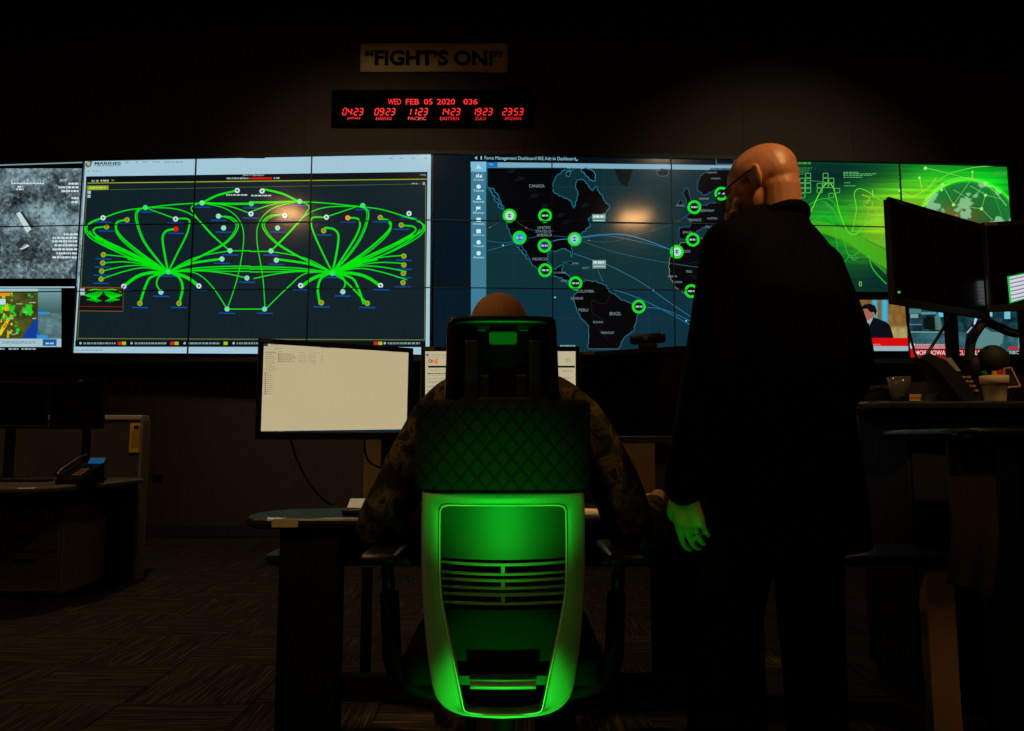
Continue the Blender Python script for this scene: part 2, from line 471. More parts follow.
f.poly([(15.5, 245), (22, 238), (29, 243), (22, 250)], (40, 56, 60), 2); f.poly([(26, 243.5), (30, 246), (22, 250), (20, 249)], (205, 215, 214), 2)
f.text('HOT', 60.5, 179.2, 67.5, 181.6, (215, 228, 230)); f.text('CT', 76, 182.8, 78.5, 185, (215, 228, 230))
for yy, xa in ((183.9, 69), (187.5, 59), (191.3, 62), (198.3, 72), (202.3, 72), (234.5, 64), (238, 53), (241.5, 53), (245.5, 55), (249.5, 53), (253.5, 57), (257.5, 53)):
    f.dashes(xa, 79, yy, 1.9, (205, 220, 222))
f.dashes(18, 23, 187, 1.6, (210, 222, 224)); f.dashes(17, 24, 189.5, 1.6, (210, 222, 224))
f.build('satellite_overlay', vw)

# ---- weather broadcast (lower left)
def wx(X, Y):
    r = np.full(X.shape, 70.0); g = np.full(X.shape, 74.0); b = np.full(X.shape, 28.0)
    n = fbm(X / 9, Y / 9, 5); r += 60 * (n - .5); g += 70 * (n - .5); b += 20 * (n - .5)
    rain = fbm(X / 6 + 40, Y / 6 + 11, 4) - 0.0022 * (Y - 312) ** 2 * 0.12
    mk = np.clip((rain - 0.52) * 12, 0, 1); r = r * (1 - mk) + 40 * mk; g = g * (1 - mk) + 205 * mk; b = b * (1 - mk) + 35 * mk
    mk = np.clip((fbm(X / 4 + 3, Y / 4 + 5, 4) - 0.58) * 14, 0, 1) * (X < 13); r = r * (1 - mk) + 225 * mk; g = g * (1 - mk) + 190 * mk; b = b * (1 - mk) + 20 * mk
    sea = np.clip(((X - 27) * 0.85 + (Y - 330) * 0.5 + 5 * (n - .5)) * 0.8, 0, 1) * (Y > 318); r = r * (1 - sea) + 18 * sea; g = g * (1 - sea) + 60 * sea; b = b * (1 - sea) + 150 * sea
    side = (X > 38.3); s2 = fbm(X / 7, Y / 4, 4); gy = np.where(Y < 313, 95 + 60 * np.clip((311 - Y) / 20, 0, 1), 105 + 75 * (s2 - .3))
    r = np.where(side, gy * .72, r); g = np.where(side, gy * 1.0, g); b = np.where(side, gy * 1.02, b)
    bot = (Y > 338.5); r = np.where(bot, 165, r); g = np.where(bot, 195, g); b = np.where(bot, 205, b)
    top = (Y < 291.5) & (X < 38.3); r = np.where(top, 165, r); g = np.where(top, 195, g); b = np.where(top, 205, b)
    return r, g, b
picture('weather_broadcast', PA, -38, 288.6, 61.5, 347, 170, 110, wx, vw)
f = Flat(PA)
f.rect(-38, 292.5, 10.5, 296, (225, 150, 25), 1); f.rect(-38, 299, 6, 304.5, (190, 215, 222), 1)
f.rect(38.6, 312, 49.5, 314, (30, 150, 215), 1); f.rect(38.6, 308.5, 42, 312, (20, 105, 175), 1); f.rect(37, 335.5, 48, 338, (30, 150, 215), 1); f.rect(37, 332, 41, 335.5, (20, 105, 175), 1)
f.rect(43, 339.2, 57, 346, (20, 95, 160), 1); f.dashes(46, 55, 343.5, 1.6, (170, 205, 225)); f.text('STORM DEVELOPING NOW', 2, 341.2, 36, 344, (70, 90, 98))
f.line([(8, 331), (14, 335), (18, 333)], .6, (170, 190, 160), 1); f.line([(0, 335), (6, 324), (8, 322)], 3.2, (225, 205, 25), 1, sp=4); f.line([(4, 328), (7, 323)], 1.4, (215, 60, 20), 2)
for a, b_, yy in ((17, 23, 304), (30, 36, 302.7), (24, 29, 312.3), (7, 14, 318.6), (33, 36.5, 318.6)): f.dashes(a, b_, yy, 1, (170, 185, 165))
f.dashes(0, 5, 349, 1.5, (150, 170, 175)); f.dashes(9, 19, 349, 1.5, (150, 170, 175)); f.dashes(22, 36, 349, 1.5, (150, 170, 175))
f.build('weather_overlay', vw)

# ---- network diagram window
f = Flat(PA)
HD = (160, 198, 214); BODY = (16, 33, 40)
f.poly([(85.5, 161.0), (431, 153.6), (431, 163.2), (430.5, 354.6), (73.8, 352.8), (79, 271)][0:2] + [(429.5, 354.6), (73.8, 352.8)], HD, 0)
f.poly([(86.6, 176.6), (427.6, 172.0), (425.6, 347.2), (75.6, 346.8)], BODY, 1)
f.poly([(86.6, 176.6), (427.6, 172.0), (427.4, 179.5), (86.2, 183.6)], (8, 16, 20), 2)
f.poly([(75.6, 340.5), (425.6, 341.8), (425.6, 347.2), (75.6, 346.8)], (7, 14, 18), 2)
YL = (150, 158, 30)
f.line([(88, 183.4), (427, 179.3)], .9, YL, 3); f.line([(109.5, 190), (427, 184)], .6, (70, 90, 50), 3)
f.line([(87.5, 185), (78, 340)], .7, (100, 104, 36), 3); f.line([(78, 338.6), (424.8, 340)], .8, (110, 116, 40), 3); f.line([(425.8, 185), (424.8, 340)], .7, (120, 124, 44), 3)
f.poly([(88, 190.4), (109, 190), (109, 185.8), (88, 186)], (140, 165, 20), 4); f.dashes(90, 106, 188, 1.6, (190, 205, 110), 5)
f.rect(88, 191, 91.3, 194, (165, 190, 195), 4); f.rect(88, 195, 91, 198, (165, 190, 195), 4)
# corps emblem and title, illegible menu
f.poly([(85.8, 164), (89, 161.2), (93, 161.5), (91.5, 166.5), (88.3, 168), (86, 166.5)], (96, 104, 96), 3); f.poly([(87.4, 162.6), (90, 162.2), (90.6, 165), (88.4, 166.2)], (190, 178, 120), 4)
f.text('MARINES', 95, 162.3, 121.3, 165.0, (22, 48, 58), 3, bold=0.03); f.dashes(95, 121, 166.1, .7, (70, 100, 110))
f.ring(127.2, 162.8, 1.1, 1.6, (120, 145, 155), 3); f.disc(88.8, 171.4, 1.4, (190, 170, 120), 3); f.dashes(93, 102, 171.3, .7, (110, 138, 146))
for a, b_ in ((136, 138), (143, 148), (153, 160), (165, 184)): f.dashes(a, b_, 162.3, .9, (110, 138, 146))
for a, b_ in ((389, 393), (400, 404), (412, 416), (424, 427)): f.dashes(a, b_, 158.6, .9, (120, 148, 156))
f.rect(244, 155.9, 265, 158.7, (12, 30, 44), 3); f.dashes(246, 252, 157.2, 1, (150, 175, 185), 4); f.disc(254.7, 157.2, .8, (210, 225, 230), 4); f.dashes(257, 263, 157.2, 1, (150, 175, 185), 4)
f.dashes(92, 95, 181.2, 2, (150, 165, 168)); f.dashes(96.5, 99, 181.2, 2, (150, 165, 168)); f.dashes(101, 109, 180.9, 1.8, (170, 185, 188)); f.dashes(112, 115, 180.5, 1.6, (140, 130, 60))
f.text('JRSS Pr.Backhaul', 243, 174.3, 264, 176.6, (185, 198, 202)); f.dashes(227, 249.5, 178.6, 1.5, (150, 165, 170)); f.rect(250.5, 177.6, 272, 179.6, (200, 20, 18), 3); f.dashes(274, 280, 178.3, 1.6, (160, 172, 175))
f.text('Help', 420.5, 174.2, 426.3, 176.2, (170, 185, 190)); f.dashes(412, 417.5, 183.9, 1.3, (180, 190, 192)); f.rect(423, 182.5, 425, 185, (170, 185, 190), 3)
# legend row at the foot
for x0, bs in ((80, ((118, 'r'), (122.5, 'y'))), (131, ((170.5, 'r'), (175, 'y'))), (184, ((224, 'y'),)), (233, ()), (384, ((374, 'r'), (378.5, 'y')))):
    f.disc(x0 + 1, 343.3, 1.2, (150, 190, 200), 4); f.dashes(x0 + 4, x0 + 36, 343.4, 1.9, (120, 150, 155), 4)
    for bx_, cc in bs: f.rect(bx_, 341.8, bx_ + 4, 345, (205, 35, 28) if cc == 'r' else (170, 190, 25), 4)
f.dashes(75, 104, 350.2, .8, (105, 135, 140), 3)
GR = (4, 222, 14); HL, HR = (168.6, 272.1), (332.5, 273.6)
def mir(p):
    dx = p[0] - HL[0]; return (HR[0] - dx * (1.115 if dx < 0 else (1.14 if p[1] > 300 else 1.0)), p[1] + 0.6 - (2.0 if p[1] < 250 else 0))
LK = [([(146, 208), (125, 211), (104, 218), (90, 224), (85.5, 229.5), (92, 239), (115, 251), (142, 262), HL], 1.1), ([(104, 218), (92, 222), (87, 229), (94, 237), (118, 248), (145, 260), HL], 1.4),
      ([(90, 231), (97, 240), (120, 253), (145, 264), HL], 1.2), ([(107, 227), (96, 228.2), (94.5, 233), (104, 240), (125, 250), (148, 261), HL], 1.6), ([(96, 236), (110, 246), (135, 257), HL], 1.6),
      ([(127.5, 220), (117.5, 222.5), (117, 230), (126, 241), (145, 256), HL], 1.8), ([(118, 224), (116.3, 231), (124, 242), (142, 256), HL], 1.2), ([(146, 208), (137.5, 211), (136.5, 221), (143, 240), (155, 257), HL], 1.3), ([(146, 208), (139, 211), (138, 221), (144.5, 240), (156.5, 257), HL], .8),
      ([(176, 219), (187, 219), (190, 223), (187, 235), (178, 253), HL], 1.6), ([(176.3, 229.3), (167, 231), (163, 238), (165, 254), HL], 2.0), ([(146, 208), (176, 219)], 1.0), ([(146, 208), (175, 204.8), (202.5, 203.2)], 1.1),
      ([(146, 208), (175, 209), (195, 217), (215, 237), (230.4, 251)], 1.0), ([(202.5, 203), (193.5, 206), (193, 212), (210, 233), (230, 251)], 1.1), ([(219, 216.4), (232, 218), (238.5, 227), (228, 242), (205, 255), HL], 1.3), ([(219, 216.4), (230, 219), (236.5, 227), (226, 242), (203, 255), HL], .9),
      ([HL, (195, 258), (230, 251)], 1.0), ([HL, (190, 264), (222, 259)], 2.2), ([HL, (200, 268), (230, 266.5), (251, 266.5)], 1.2), ([HL, (200, 270), (230, 268.6), (251, 268.6)], 1.2), ([HL, (200, 271), (230, 271.5), (251, 271.5)], 1.0), ([HL, (200, 271), (225, 273.5), (247.3, 278.2)], 1.1),
      ([HL, (145, 262), (125, 257), (104, 254.9)], 1.1), ([HL, (145, 265), (125, 262), (103.3, 263.2)], 1.1), ([HL, (145, 266), (125, 266.5), (102.2, 271.3)], 1.1), ([HL, (145, 268), (125, 271.5), (101.6, 279.3)], 1.1), ([HL, (146, 263.5), (128, 259)], 1.6),
      ([HL, (150, 273), (137, 277), (124.3, 286.5)], 3.0), ([HL, (152, 277), (146, 286), (140.4, 303.5)], 2.2), ([HL, (160, 276), (157, 284), (161.4, 292.3)], 1.5), ([HL, (179, 277), (183, 288), (179.5, 303.5)], 2.3), ([HL, (186, 277), (199.3, 286.2)], 3.2),
      ([HL, (195, 273), (212, 286), (227.5, 309.2)], 1.0), ([(227.5, 309.2), (238, 277), (244, 240), (240, 221), (226, 209), (202.5, 203.2)], .9), ([(202.5, 203.2), (218, 195.5), (237.6, 190.8)], 2.0), ([(202.5, 203.2), (227, 204), (251.5, 204)], 2.0), ([(202.5, 203.2), (228, 206), (251.3, 214)], 1.0), ([(230.4, 251), (251, 251)], 1.0)]
for pts, w in LK:
    f.line(pts, w, GR, 4, sp=7)
    f.line([mir(p) if i or True else p for i, p in enumerate(pts)], w, GR, 4, sp=7)
f.line([(227.5, 309.2), (265, 309.2)], 1.0, GR, 4); f.line([HR, (345, 281), (367.5, 303.5)], 1.6, GR, 4, sp=6); f.line([(348, 218.1), (359, 220), (357, 235), HR], 1.8, GR, 4, sp=7)
LB = (17, 80, 165)
wn, on, gn = (200, 222, 224), (190, 140, 22), (60, 222, 110)
nodes = [(103.6, 218.1, wn), (107.1, 227, on), (127.5, 220.1, on), (145.9, 207.8, gn), (176, 219.3, wn), (176.3, 229.3, (226, 22, 18)), (202.5, 203.2, (120, 225, 150)), (237.6, 190.8, wn), (218.9, 216.4, (150, 220, 190)), (224, 228.2, (150, 220, 190)), (251.6, 204, gn), (251.3, 214.1, wn), (230.4, 250.9, (130, 222, 170)), (222.3, 259.2, (150, 220, 190)), (247.3, 278.2, (120, 222, 170)),
         (103.9, 254.9, on), (103.3, 263.2, on), (102.2, 271.3, on), (101.6, 279.3, on), (124.3, 286.5, wn), (140.4, 303.5, on), (161.4, 292.3, (140, 215, 200)), (179.5, 303.5, on), (199.3, 286.2, wn), (227.5, 309.2, (110, 220, 170)),
         (262.4, 191.4, wn), (300, 201.7, (120, 225, 150)), (363, 205.8, gn), (285.1, 215.8, wn), (277.9, 228.2, (150, 220, 190)), (326.7, 217.5, wn), (348, 218.1, (235, 150, 40)), (380.5, 217.8, on), (401.5, 225.3, on), (409.2, 213.8, wn), (323.9, 231, on), (271.3, 251.2, (130, 222, 170)), (276.7, 260.4, (150, 220, 190)),
         (404, 256.3, on), (404, 265.2, on), (403.5, 273.6, on), (403.2, 282.8, on), (380.8, 285.7, wn), (300.9, 285.7, wn), (321.6, 302.9, on), (367.5, 303.5, on), (343.1, 292, (140, 215, 200)), (264.9, 309.2, (110, 220, 170)), (*HL, gn), (*HR, gn)]
for x_, y_, c in nodes:
    if c == on: f.disc(x_, y_, 2.7, (90, 200, 30), 5); f.disc(x_, y_, 1.8, (186, 112, 26), 6)
    else: f.disc(x_, y_, 2.6, c, 5)
    if c == wn: f.disc(x_, y_, 1.0, (60, 80, 80), 6)
    if y_ > 195: f.line([(x_ - 8, y_ + 4.0), (x_ + 8, y_ + 4.3)], 1.3, LB, 3, k=0.8)
    else: f.dashes(x_ - 11, x_ + 10, y_ + 4.4, 1.4, (180, 200, 200), 3)
# thumbnail of the diagram in the lower left corner
f.poly([(81, 287), (124, 287.5), (123.5, 311.5), (79.5, 311)], (14, 20, 22), 5); f.line([(81, 287.5), (124, 288), (123.5, 311.5), (79.5, 311), (81, 287.5)], .8, (120, 86, 34), 6); f.line([(80, 306.5), (123.5, 307)], .8, (120, 26, 26), 6); f.line([(81, 288.8), (124, 289.3)], .8, (130, 30, 26), 6)
f.rect(81, 288.8, 85.4, 295.4, (165, 190, 210), 7)
for s_ in (-1, 1):
    for a in range(10): f.line([(104 + s_ * 8.5, 298.6), (104 + s_ * (3 + a * 1.6), 294.5 + abs(a - 3) * .2), (104 + s_ * (.4 + a * 1.95), 290.6 + a * .42)], .9, GR, 7, sp=4)
    for a in range(7): f.line([(104 + s_ * 8.5, 298.4), (104 + s_ * (2 + a * 2.4), 302.5 - abs(a - 2) * .6)], .7, GR, 7)
f.line([(86, 292), (95, 289.8), (104, 290.6), (113, 289.8), (122, 292)], 1.0, GR, 7, sp=5)
f.build('network_diagram', vw)

# ---- idle strip between the windows and the world-map dashboard
f = Flat(PB)
def tint(r): return [(12, 44, 50), (12, 48, 52), (10, 46, 60)][r]
f.rect(433.5, 155.0, 470.5, 219.8, (4, 18, 27), 0); f.rect(433.5, 221, 470.5, 287, (4, 19, 29), 0); f.rect(433.5, 288, 470.5, 356, (5, 24, 37), 0)
f.poly([(470.5, 163), (789.5, 166), (789.5, 221.5), (470.5, 219.8)], tint(0), 0); f.poly([(470.5, 219.8), (789.5, 221.5), (789.5, 289.5), (470.5, 287.5)], tint(1), 0); f.poly([(470.5, 287.5), (789.5, 289.5), (789.5, 357), (470.5, 356.5)], tint(2), 0)
f.poly([(470.5, 163), (470.5, 154), (789.5, 160), (789.5, 167)], (5, 14, 24), 1)
f.poly([(470.5, 162.2), (789.5, 166.2), (789.5, 171.0), (470.5, 167.2)], (120, 168, 188), 2); f.poly([(486.3, 162.4), (497.5, 162.6), (497.5, 167.4), (486.3, 167.3)], (16, 110, 180), 3); f.text('Map', 489, 163.5, 493.5, 166.0, (150, 200, 225), 4)
f.text('Force Management Dashboard IKE Admin Dashboard', 484.5, 156.4, 575.5, 160.8, (150, 200, 212), 3, slope=.9); f.poly([(474.5, 158.2), (477, 156.3), (477, 160)], (150, 195, 205), 3); f.rect(480.6, 156.4, 481.8, 159.8, (150, 195, 205), 3); f.poly([(575.5, 160), (578, 160), (576.7, 161.5)], (150, 195, 205), 3)
f.frame(716, 159.2, 734, 164.5, .6, (90, 115, 125), 3)
f.poly([(471, 162), (486.2, 162.2), (486.2, 356.5), (471, 356)], (62, 122, 146), 3); f.rect(471, 162, 486.2, 172, (120, 185, 212), 4); f.poly([(475.5, 169), (478.6, 164.5), (481.7, 169)], (165, 215, 230), 5)
for i, (w, y_) in enumerate((('Analysis', 180.3), ('Teams', 191), ('Personnel', 202), ('Missions', 213), ('Schedule', 224), ('Reports', 235.5), ('Targets', 246.5), ('Assets', 257.5))):
    f.text(w, 473.2, y_ - 1.1, 484, y_ + 1.0, (190, 232, 236), 5); yy = y_ - 4
    if i == 0:
        for q, h in ((476, 2.6), (477.8, 3.8), (479.6, 2), (480.8, 3)): f.rect(q, yy + 1.6 - h, q + 1.2, yy + 1.6, (200, 236, 240), 5)
    elif i in (1, 6, 7): f.disc(478.6, yy, 2.2, (200, 236, 240), 5)
    elif i == 2: f.disc(478.6, yy - 1.2, 1.2, (200, 236, 240), 5); f.poly([(476, yy + 2), (481.2, yy + 2), (479.6, yy - .4), (477.6, yy - .4)], (200, 236, 240), 5)
    elif i == 3: f.poly([(476.2, yy + 2), (476.2, yy - 2.2), (481, yy - 2), (480, yy - .6), (481, yy + .6), (477, yy + .4), (477, yy + 2)], (200, 236, 240), 5)
    else: f.rect(476.4, yy - 2, 480.8, yy + 2, (200, 236, 240), 5)
LAND = (3, 4, 7); CO = (30, 122, 150)
def land(pts, co=CO, w=.6, close=True):
    out = []
    for a, b_ in zip(pts, pts[1:] + pts[:1]):
        L_ = math.hypot(b_[0] - a[0], b_[1] - a[1]); n_ = max(1, int(L_ / 1.6)); edge = abs(a[1] - b_[1]) < .6 and L_ > 15 or abs(a[0] - b_[0]) < .3 and L_ > 15
        for q in range(n_): out.append((a[0] + (b_[0] - a[0]) * q / n_ + (0 if edge else random.uniform(-.95, .95)), a[1] + (b_[1] - a[1]) * q / n_ + (0 if edge else random.uniform(-.95, .95))))
    pts = out
    f.poly(pts[::-1], LAND, 2); f.line(pts + ([pts[0]] if close else []), w, co, 3)
NA = [(487, 168), (487, 187), (495, 197), (503, 209), (507, 217), (507.5, 226), (509, 233), (513, 240), (517, 246), (520, 250), (526, 257.5), (532, 264), (536, 268), (541, 272.5), (550, 276), (557, 277), (563, 279), (567, 283), (571, 286.5), (577, 285), (572, 282), (570, 277), (566, 274), (561, 272.5), (563, 265), (558, 266.5), (556, 270), (552, 268.5), (548, 262), (548, 254), (552, 251), (558, 250.2), (565, 249), (569, 252), (572, 257.5), (573, 254), (571, 247), (573, 241), (578, 236), (583, 232), (590, 226), (588, 219), (594, 216.5), (601, 215.5), (607, 211), (609.5, 207), (604, 200), (600, 194), (596, 186), (592, 191), (588.5, 186), (583, 180), (577, 180.5), (575.5, 186), (578, 195), (576, 203), (574.3, 208.5), (570.8, 201), (562, 197.5), (554, 193), (552, 185), (556, 177), (562, 172), (566, 170), (570, 172), (574, 169), (566, 168)]
land(NA)
land([(489, 187), (492, 188), (498, 197), (505, 209), (501, 209), (495, 201)], (28, 100, 128), 1.2)
land([(518.5, 247), (522, 246), (530, 259), (528, 260)], (28, 96, 118), .8)
land([(580, 169), (587, 168), (592, 170), (596, 176), (594, 182), (588, 179)], (44, 140, 175)); land([(566, 172), (571, 170.5), (570, 176), (567, 177)], (40, 125, 150))
f.poly([(614, 169), (633, 169.3), (630.5, 178), (626.5, 187.5), (620, 183)][::-1], (5, 16, 18), 2)
land([(657, 172), (660, 168.6), (669, 168.8), (669, 173), (664, 177.5), (658.5, 176)], (50, 100, 130))
land([(575, 294.5), (577, 290), (579, 283.5), (586, 280), (593, 281), (601, 283), (606, 287), (610, 292), (617, 295.5), (621, 300), (628, 302), (637, 308), (638, 315), (636, 322), (633, 331), (627, 334.5), (622, 341), (618.5, 349), (588, 349), (589, 326), (581, 318), (576, 308), (573, 301)], (50, 112, 130))
land([(681, 243), (676, 250), (671, 256.5), (668.6, 264), (669, 271), (671, 280), (675.5, 287), (682, 292), (690, 295), (700, 292.5), (712, 293.5), (740, 303), (746, 300), (746, 247), (730, 246), (718, 244), (712, 243), (708, 238.5), (696, 239), (688, 241)], (120, 128, 100))
land([(690, 212), (685.5, 217), (691, 221), (690, 226.5), (679, 227.5), (678.6, 238), (684, 240), (692, 237), (696, 232), (702, 228), (708, 227.5), (714, 237), (717, 233.5), (726, 240), (746, 238), (746, 190), (720, 201), (704, 205.5), (697, 207)], (40, 84, 120), .6)
land([(697, 190), (698, 180), (703, 174), (711, 168.5), (746, 169), (746, 186), (718, 189), (711, 192), (705, 196)], (46, 84, 125)); land([(683, 207), (687, 203), (685, 198), (682.5, 193), (687, 188), (689, 196), (692.5, 204), (690, 207.5)], (46, 84, 125)); land([(678, 205), (680, 200), (683, 201), (682, 206)], (46, 84, 125))
land([(563, 262.5), (572, 262), (579, 265), (573, 265)], (36, 92, 108), .5); land([(583, 267), (590, 267.5), (589, 269.5), (583.5, 269)], (36, 92, 108), .5)
for a in range(7): f.disc(598 + a * .7, 271 + a * 1.6, .5, (60, 120, 130), 3)
for pts in ([(592, 300), (592, 312), (600, 318), (606, 322)], [(591, 316), (600, 330), (608, 340)], [(610, 295), (604, 304), (592, 300)], [(676, 268), (700, 262), (740, 268)], [(690, 275), (702, 282)]): f.line(pts, .4, (26, 34, 40), 3, sp=4)
f.line([(508, 229), (560, 232)], .4, (20, 30, 36), 3)
# shaded relief patches on the black land
for x_, y_, w_ in ((520, 179, 6), (512, 171, 5), (545, 206, 4), (561, 215, 5), (534, 196, 5), (566, 222, 5), (585, 205, 5)): f.poly([(x_ - w_, y_ + 2), (x_ - 1, y_ - 2.5), (x_ + w_, y_ - 1), (x_ + 1, y_ + 2.5)], (10, 20, 22), 3)
# graticule
for xx in (514, 603.5, 648, 697): f.line([(xx, 170), (xx, 346)], .35, (24, 62, 68), 1)
for yy in (187, 252.5, 318): f.line([(487, yy), (788, yy + 1.5)], .35, (24, 62, 68), 1)
ARC = (40, 120, 158)
for pts, w, c in (([(487, 241), (505, 243), (519, 240)], .6, ARC), ([(487, 251), (510, 244.5), (519.5, 240)], .7, (54, 126, 150)), ([(487, 229), (497, 223.5), (509, 217)], .5, (60, 100, 116)), ([(513, 219), (526, 228), (540, 232)], .5, (60, 90, 106)),
                  ([(545, 244), (558, 240), (574, 239)], .9, (60, 150, 205)), ([(522, 239.5), (545, 236), (572, 237.5)], .5, (56, 110, 140)), ([(577, 238), (600, 235), (625, 235), (650, 242), (673, 251)], 1.0, (56, 150, 205)), ([(578, 239), (605, 236), (635, 241), (672, 250)], .8, (46, 120, 160)), ([(582, 240), (610, 242), (640, 234), (668, 226), (690, 214)], .6, (60, 90, 104)),
                  ([(581, 241), (610, 251), (640, 258), (668, 263), (705, 268), (740, 267)], .7, (50, 110, 130)), ([(574, 254), (592, 260), (612, 267), (640, 282), (670, 303), (695, 320)], .8, (60, 130, 165)), ([(608, 288.5), (630, 295), (655, 306), (692, 326)], .8, (52, 136, 180)), ([(645, 307.5), (665, 310), (692, 322)], .8, (52, 136, 180))):
    f.line(pts, w * .75, tuple(int(q * .85) for q in c), 4, sp=8)
for x_, y_ in ((653, 290), (686, 321), (555, 297.5), (503, 245.5)): f.disc(x_, y_, .9, (120, 200, 230), 5)
for x_, y_ in ((589, 240.7), (490, 227.5), (526, 228)): f.disc(x_, y_, .7, (210, 60, 60), 5)
rings = [(509.5, 216), (545, 216), (519.5, 238), (544.5, 246), (574.5, 239.5), (545, 270.5), (575.3, 283.5), (638.5, 306.8), (676.5, 252), (692.5, 240), (694, 207.5), (691, 291.3), (721, 194)]
for i, (x_, y_) in enumerate(rings):
    f.disc(x_, y_, 4.6, {0: (190, 215, 215), 2: (40, 160, 220), 3: (60, 34, 110), 4: (130, 190, 225), 8: (170, 225, 215)}.get(i, (6, 20, 24)), 6)
    f.ring(x_, y_, 4.4, 6.9, (22, 218, 34), 7)
    if i in (0, 2, 4, 8): f.disc(x_, y_, 2.0, (16, 36, 90), 8)
    f.dashes(x_ - 3.2, x_ + 3.4, y_, 1.7, (170, 200, 205), 9)
f.rect(572, 233.5, 573.5, 235, (210, 60, 40), 8)
TX = (118, 140, 148)
for w, x0, x1, y_, h in (('CANADA', 529, 544.5, 186.2, 3.2), ('UNITED', 537.5, 550.5, 227.8, 2.7), ('STATES OF', 535.5, 553, 231.5, 2.7), ('AMERICA', 536.5, 552, 235.2, 2.7), ('MEXICO', 532.5, 547, 259.3, 2.8), ('GUATEMALA', 553, 566, 272.8, 1.8), ('COSTA RICA', 560.5, 569, 281.3, 2), ('CUBA', 572, 578.5, 263.4, 1.7), ('HAITI', 582, 588.5, 268.1, 1.8), ('COLOMBIA', 577, 594, 291.4, 2.8), ('ECUADOR', 571, 583, 298.5, 2.4), ('PERU', 578.5, 588, 310.2, 2.8), ('BRAZIL', 609.5, 621, 313.8, 3.2), ('BOLIVIA', 593, 603, 322.2, 2.2), ('PARAGUAY', 601, 614, 332.8, 2.4),
                         ('FRANCE', 688.5, 701, 220.2, 2.7), ('GERMANY', 700, 714, 210.8, 2.5), ('AUSTRIA', 707, 717, 218.6, 2.1), ('SPAIN', 682.5, 692, 232.6, 2.3), ('ITALY', 705, 712, 227, 2), ('MOROCCO', 679, 690, 251.6, 2.8), ('MALI', 686, 691.5, 271.6, 2.4), ('SENEGAL', 667.5, 677, 276.5, 2), ('GUINEA', 674, 682, 282.2, 2), ('IRELAND', 676, 684, 205.8, 1.7), ('NORWAY', 707, 717, 172.8, 1.8), ('SWEDEN', 711, 720, 178.8, 1.6), ('DENMARK', 699, 709, 199, 2), ('TUNISIA', 702, 708.5, 244.5, 2.2)):
    f.text(w, x0, y_ - h / 2, x1, y_ + h / 2, TX, 5)
for x_, y_, t in ((592, 214.5, 0), (592.3, 260.3, 0)):
    f.rect(x_, y_, x_ + 13.5, y_ + 4.6, (120, 150, 150), 6); f.rect(x_, y_ + 4.6, x_ + 13.5, y_ + 8.4, (40, 130, 105) if y_ < 230 else (110, 140, 140), 6); f.dashes(x_ + 1, x_ + 12, y_ + 2.4, 2.2, (205, 228, 226), 7); f.line([(x_ + 1, y_ + 6.4), (x_ + 12.5, y_ + 6.4)], 1, (165, 205, 195), 7)
f.dashes(560, 575, 346, 1.6, (130, 170, 180), 3)
f.build('world_map', vw)

# ---- green technology picture (right)
def tech(X, Y):
    U = (X - 789) / 225.; V = (Y - 163) / 130.
    n = fbm(X / 40, Y / 30, 4); s = fbm(X / 90, Y / 2.4, 3)
    r = 8 + 0 * X; g = 48 + 70 * n; b = 34 + 0 * X
    def bump(cx, cy, sx, sy): return np.exp(-(((X - cx) / sx) ** 2 + ((Y - cy) / sy) ** 2))
    r = r + 120 * bump(880, 225, 34, 34) + 95 * bump(925, 195, 50, 24) + 60 * bump(962, 213, 26, 14)
    g = g + 96 * bump(880, 226, 46, 42) + 105 * bump(930, 190, 70, 34) + 70 * bump(985, 180, 40, 30) + 60 * bump(815, 214, 30, 12)
    dk = 0.95 * bump(822, 176, 46, 22) + 0.5 * bump(880, 167, 40, 12) + .85 * bump(880, 282, 60, 22)
    dk = np.clip(dk, 0, .92); r = r * (1 - dk) + 2 * dk; g = g * (1 - dk) + 34 * dk; b = b * (1 - dk) + 38 * dk
    k_ = 0.72 + 0.55 * s; r = r * k_; g = g * k_
    # dark globe with lit oceans
    gx, gy = 969., 228.; d = np.hypot(X - gx, (Y - gy) * 1.0) / 52.
    ing = np.clip((1 - d) * 30, 0, 1)
    cn = fbm(X / 17 + 60.3, Y / 15 + 8.2, 4); contin = np.clip((cn - 0.51) * 22, 0, 1)
    gr = 24 + 90 * bump(955, 215, 26, 14); gg = 74 + 55 * d; gb = 36 + 14 * d
    gr = gr * (1 - contin) + 128 * contin; gg = gg * (1 - contin) + 188 * contin; gb = gb * (1 - contin) + 138 * contin
    r = r * (1 - ing) + gr * ing; g = g * (1 - ing) + gg * ing; b = b * (1 - ing) + gb * ing
    rim = np.exp(-((d - 1.0) / .035) ** 2); r = r + 40 * rim; g = g + 90 * rim
    return r, g, b
picture('technology_picture', PC, 789.5, 161.3, 1013.2, 292.5, 320, 190, tech, vw, slope=.027)
f = Flat(PC)
G1, G2, G3 = (96, 226, 40), (30, 190, 40), (150, 232, 70)
f.line([(790, 256), (806, 222), (818, 196), (826, 184), (833, 188), (840, 215), (848, 232), (856, 234), (864, 226), (890, 212), (905, 206)], 1.0, G1, 2, sp=8)
f.line([(796, 215), (812, 203), (828, 199), (838, 212), (846, 250), (852, 256), (860, 250), (864, 238)], .8, G2, 2, sp=8)
f.line([(852, 232), (856, 210), (854, 195), (858, 189), (868, 192), (884, 203)], .8, G1, 2, sp=8)
f.line([(800, 236), (816, 219), (826, 217), (834, 226), (840, 262), (850, 255)], .7, G2, 2, sp=8)
f.line([(848, 205), (862, 206), (863, 221), (860, 232)], .6, G2, 2, sp=6); f.line([(868, 250), (872, 268), (886, 284)], 1.0, G2, 2, sp=6)
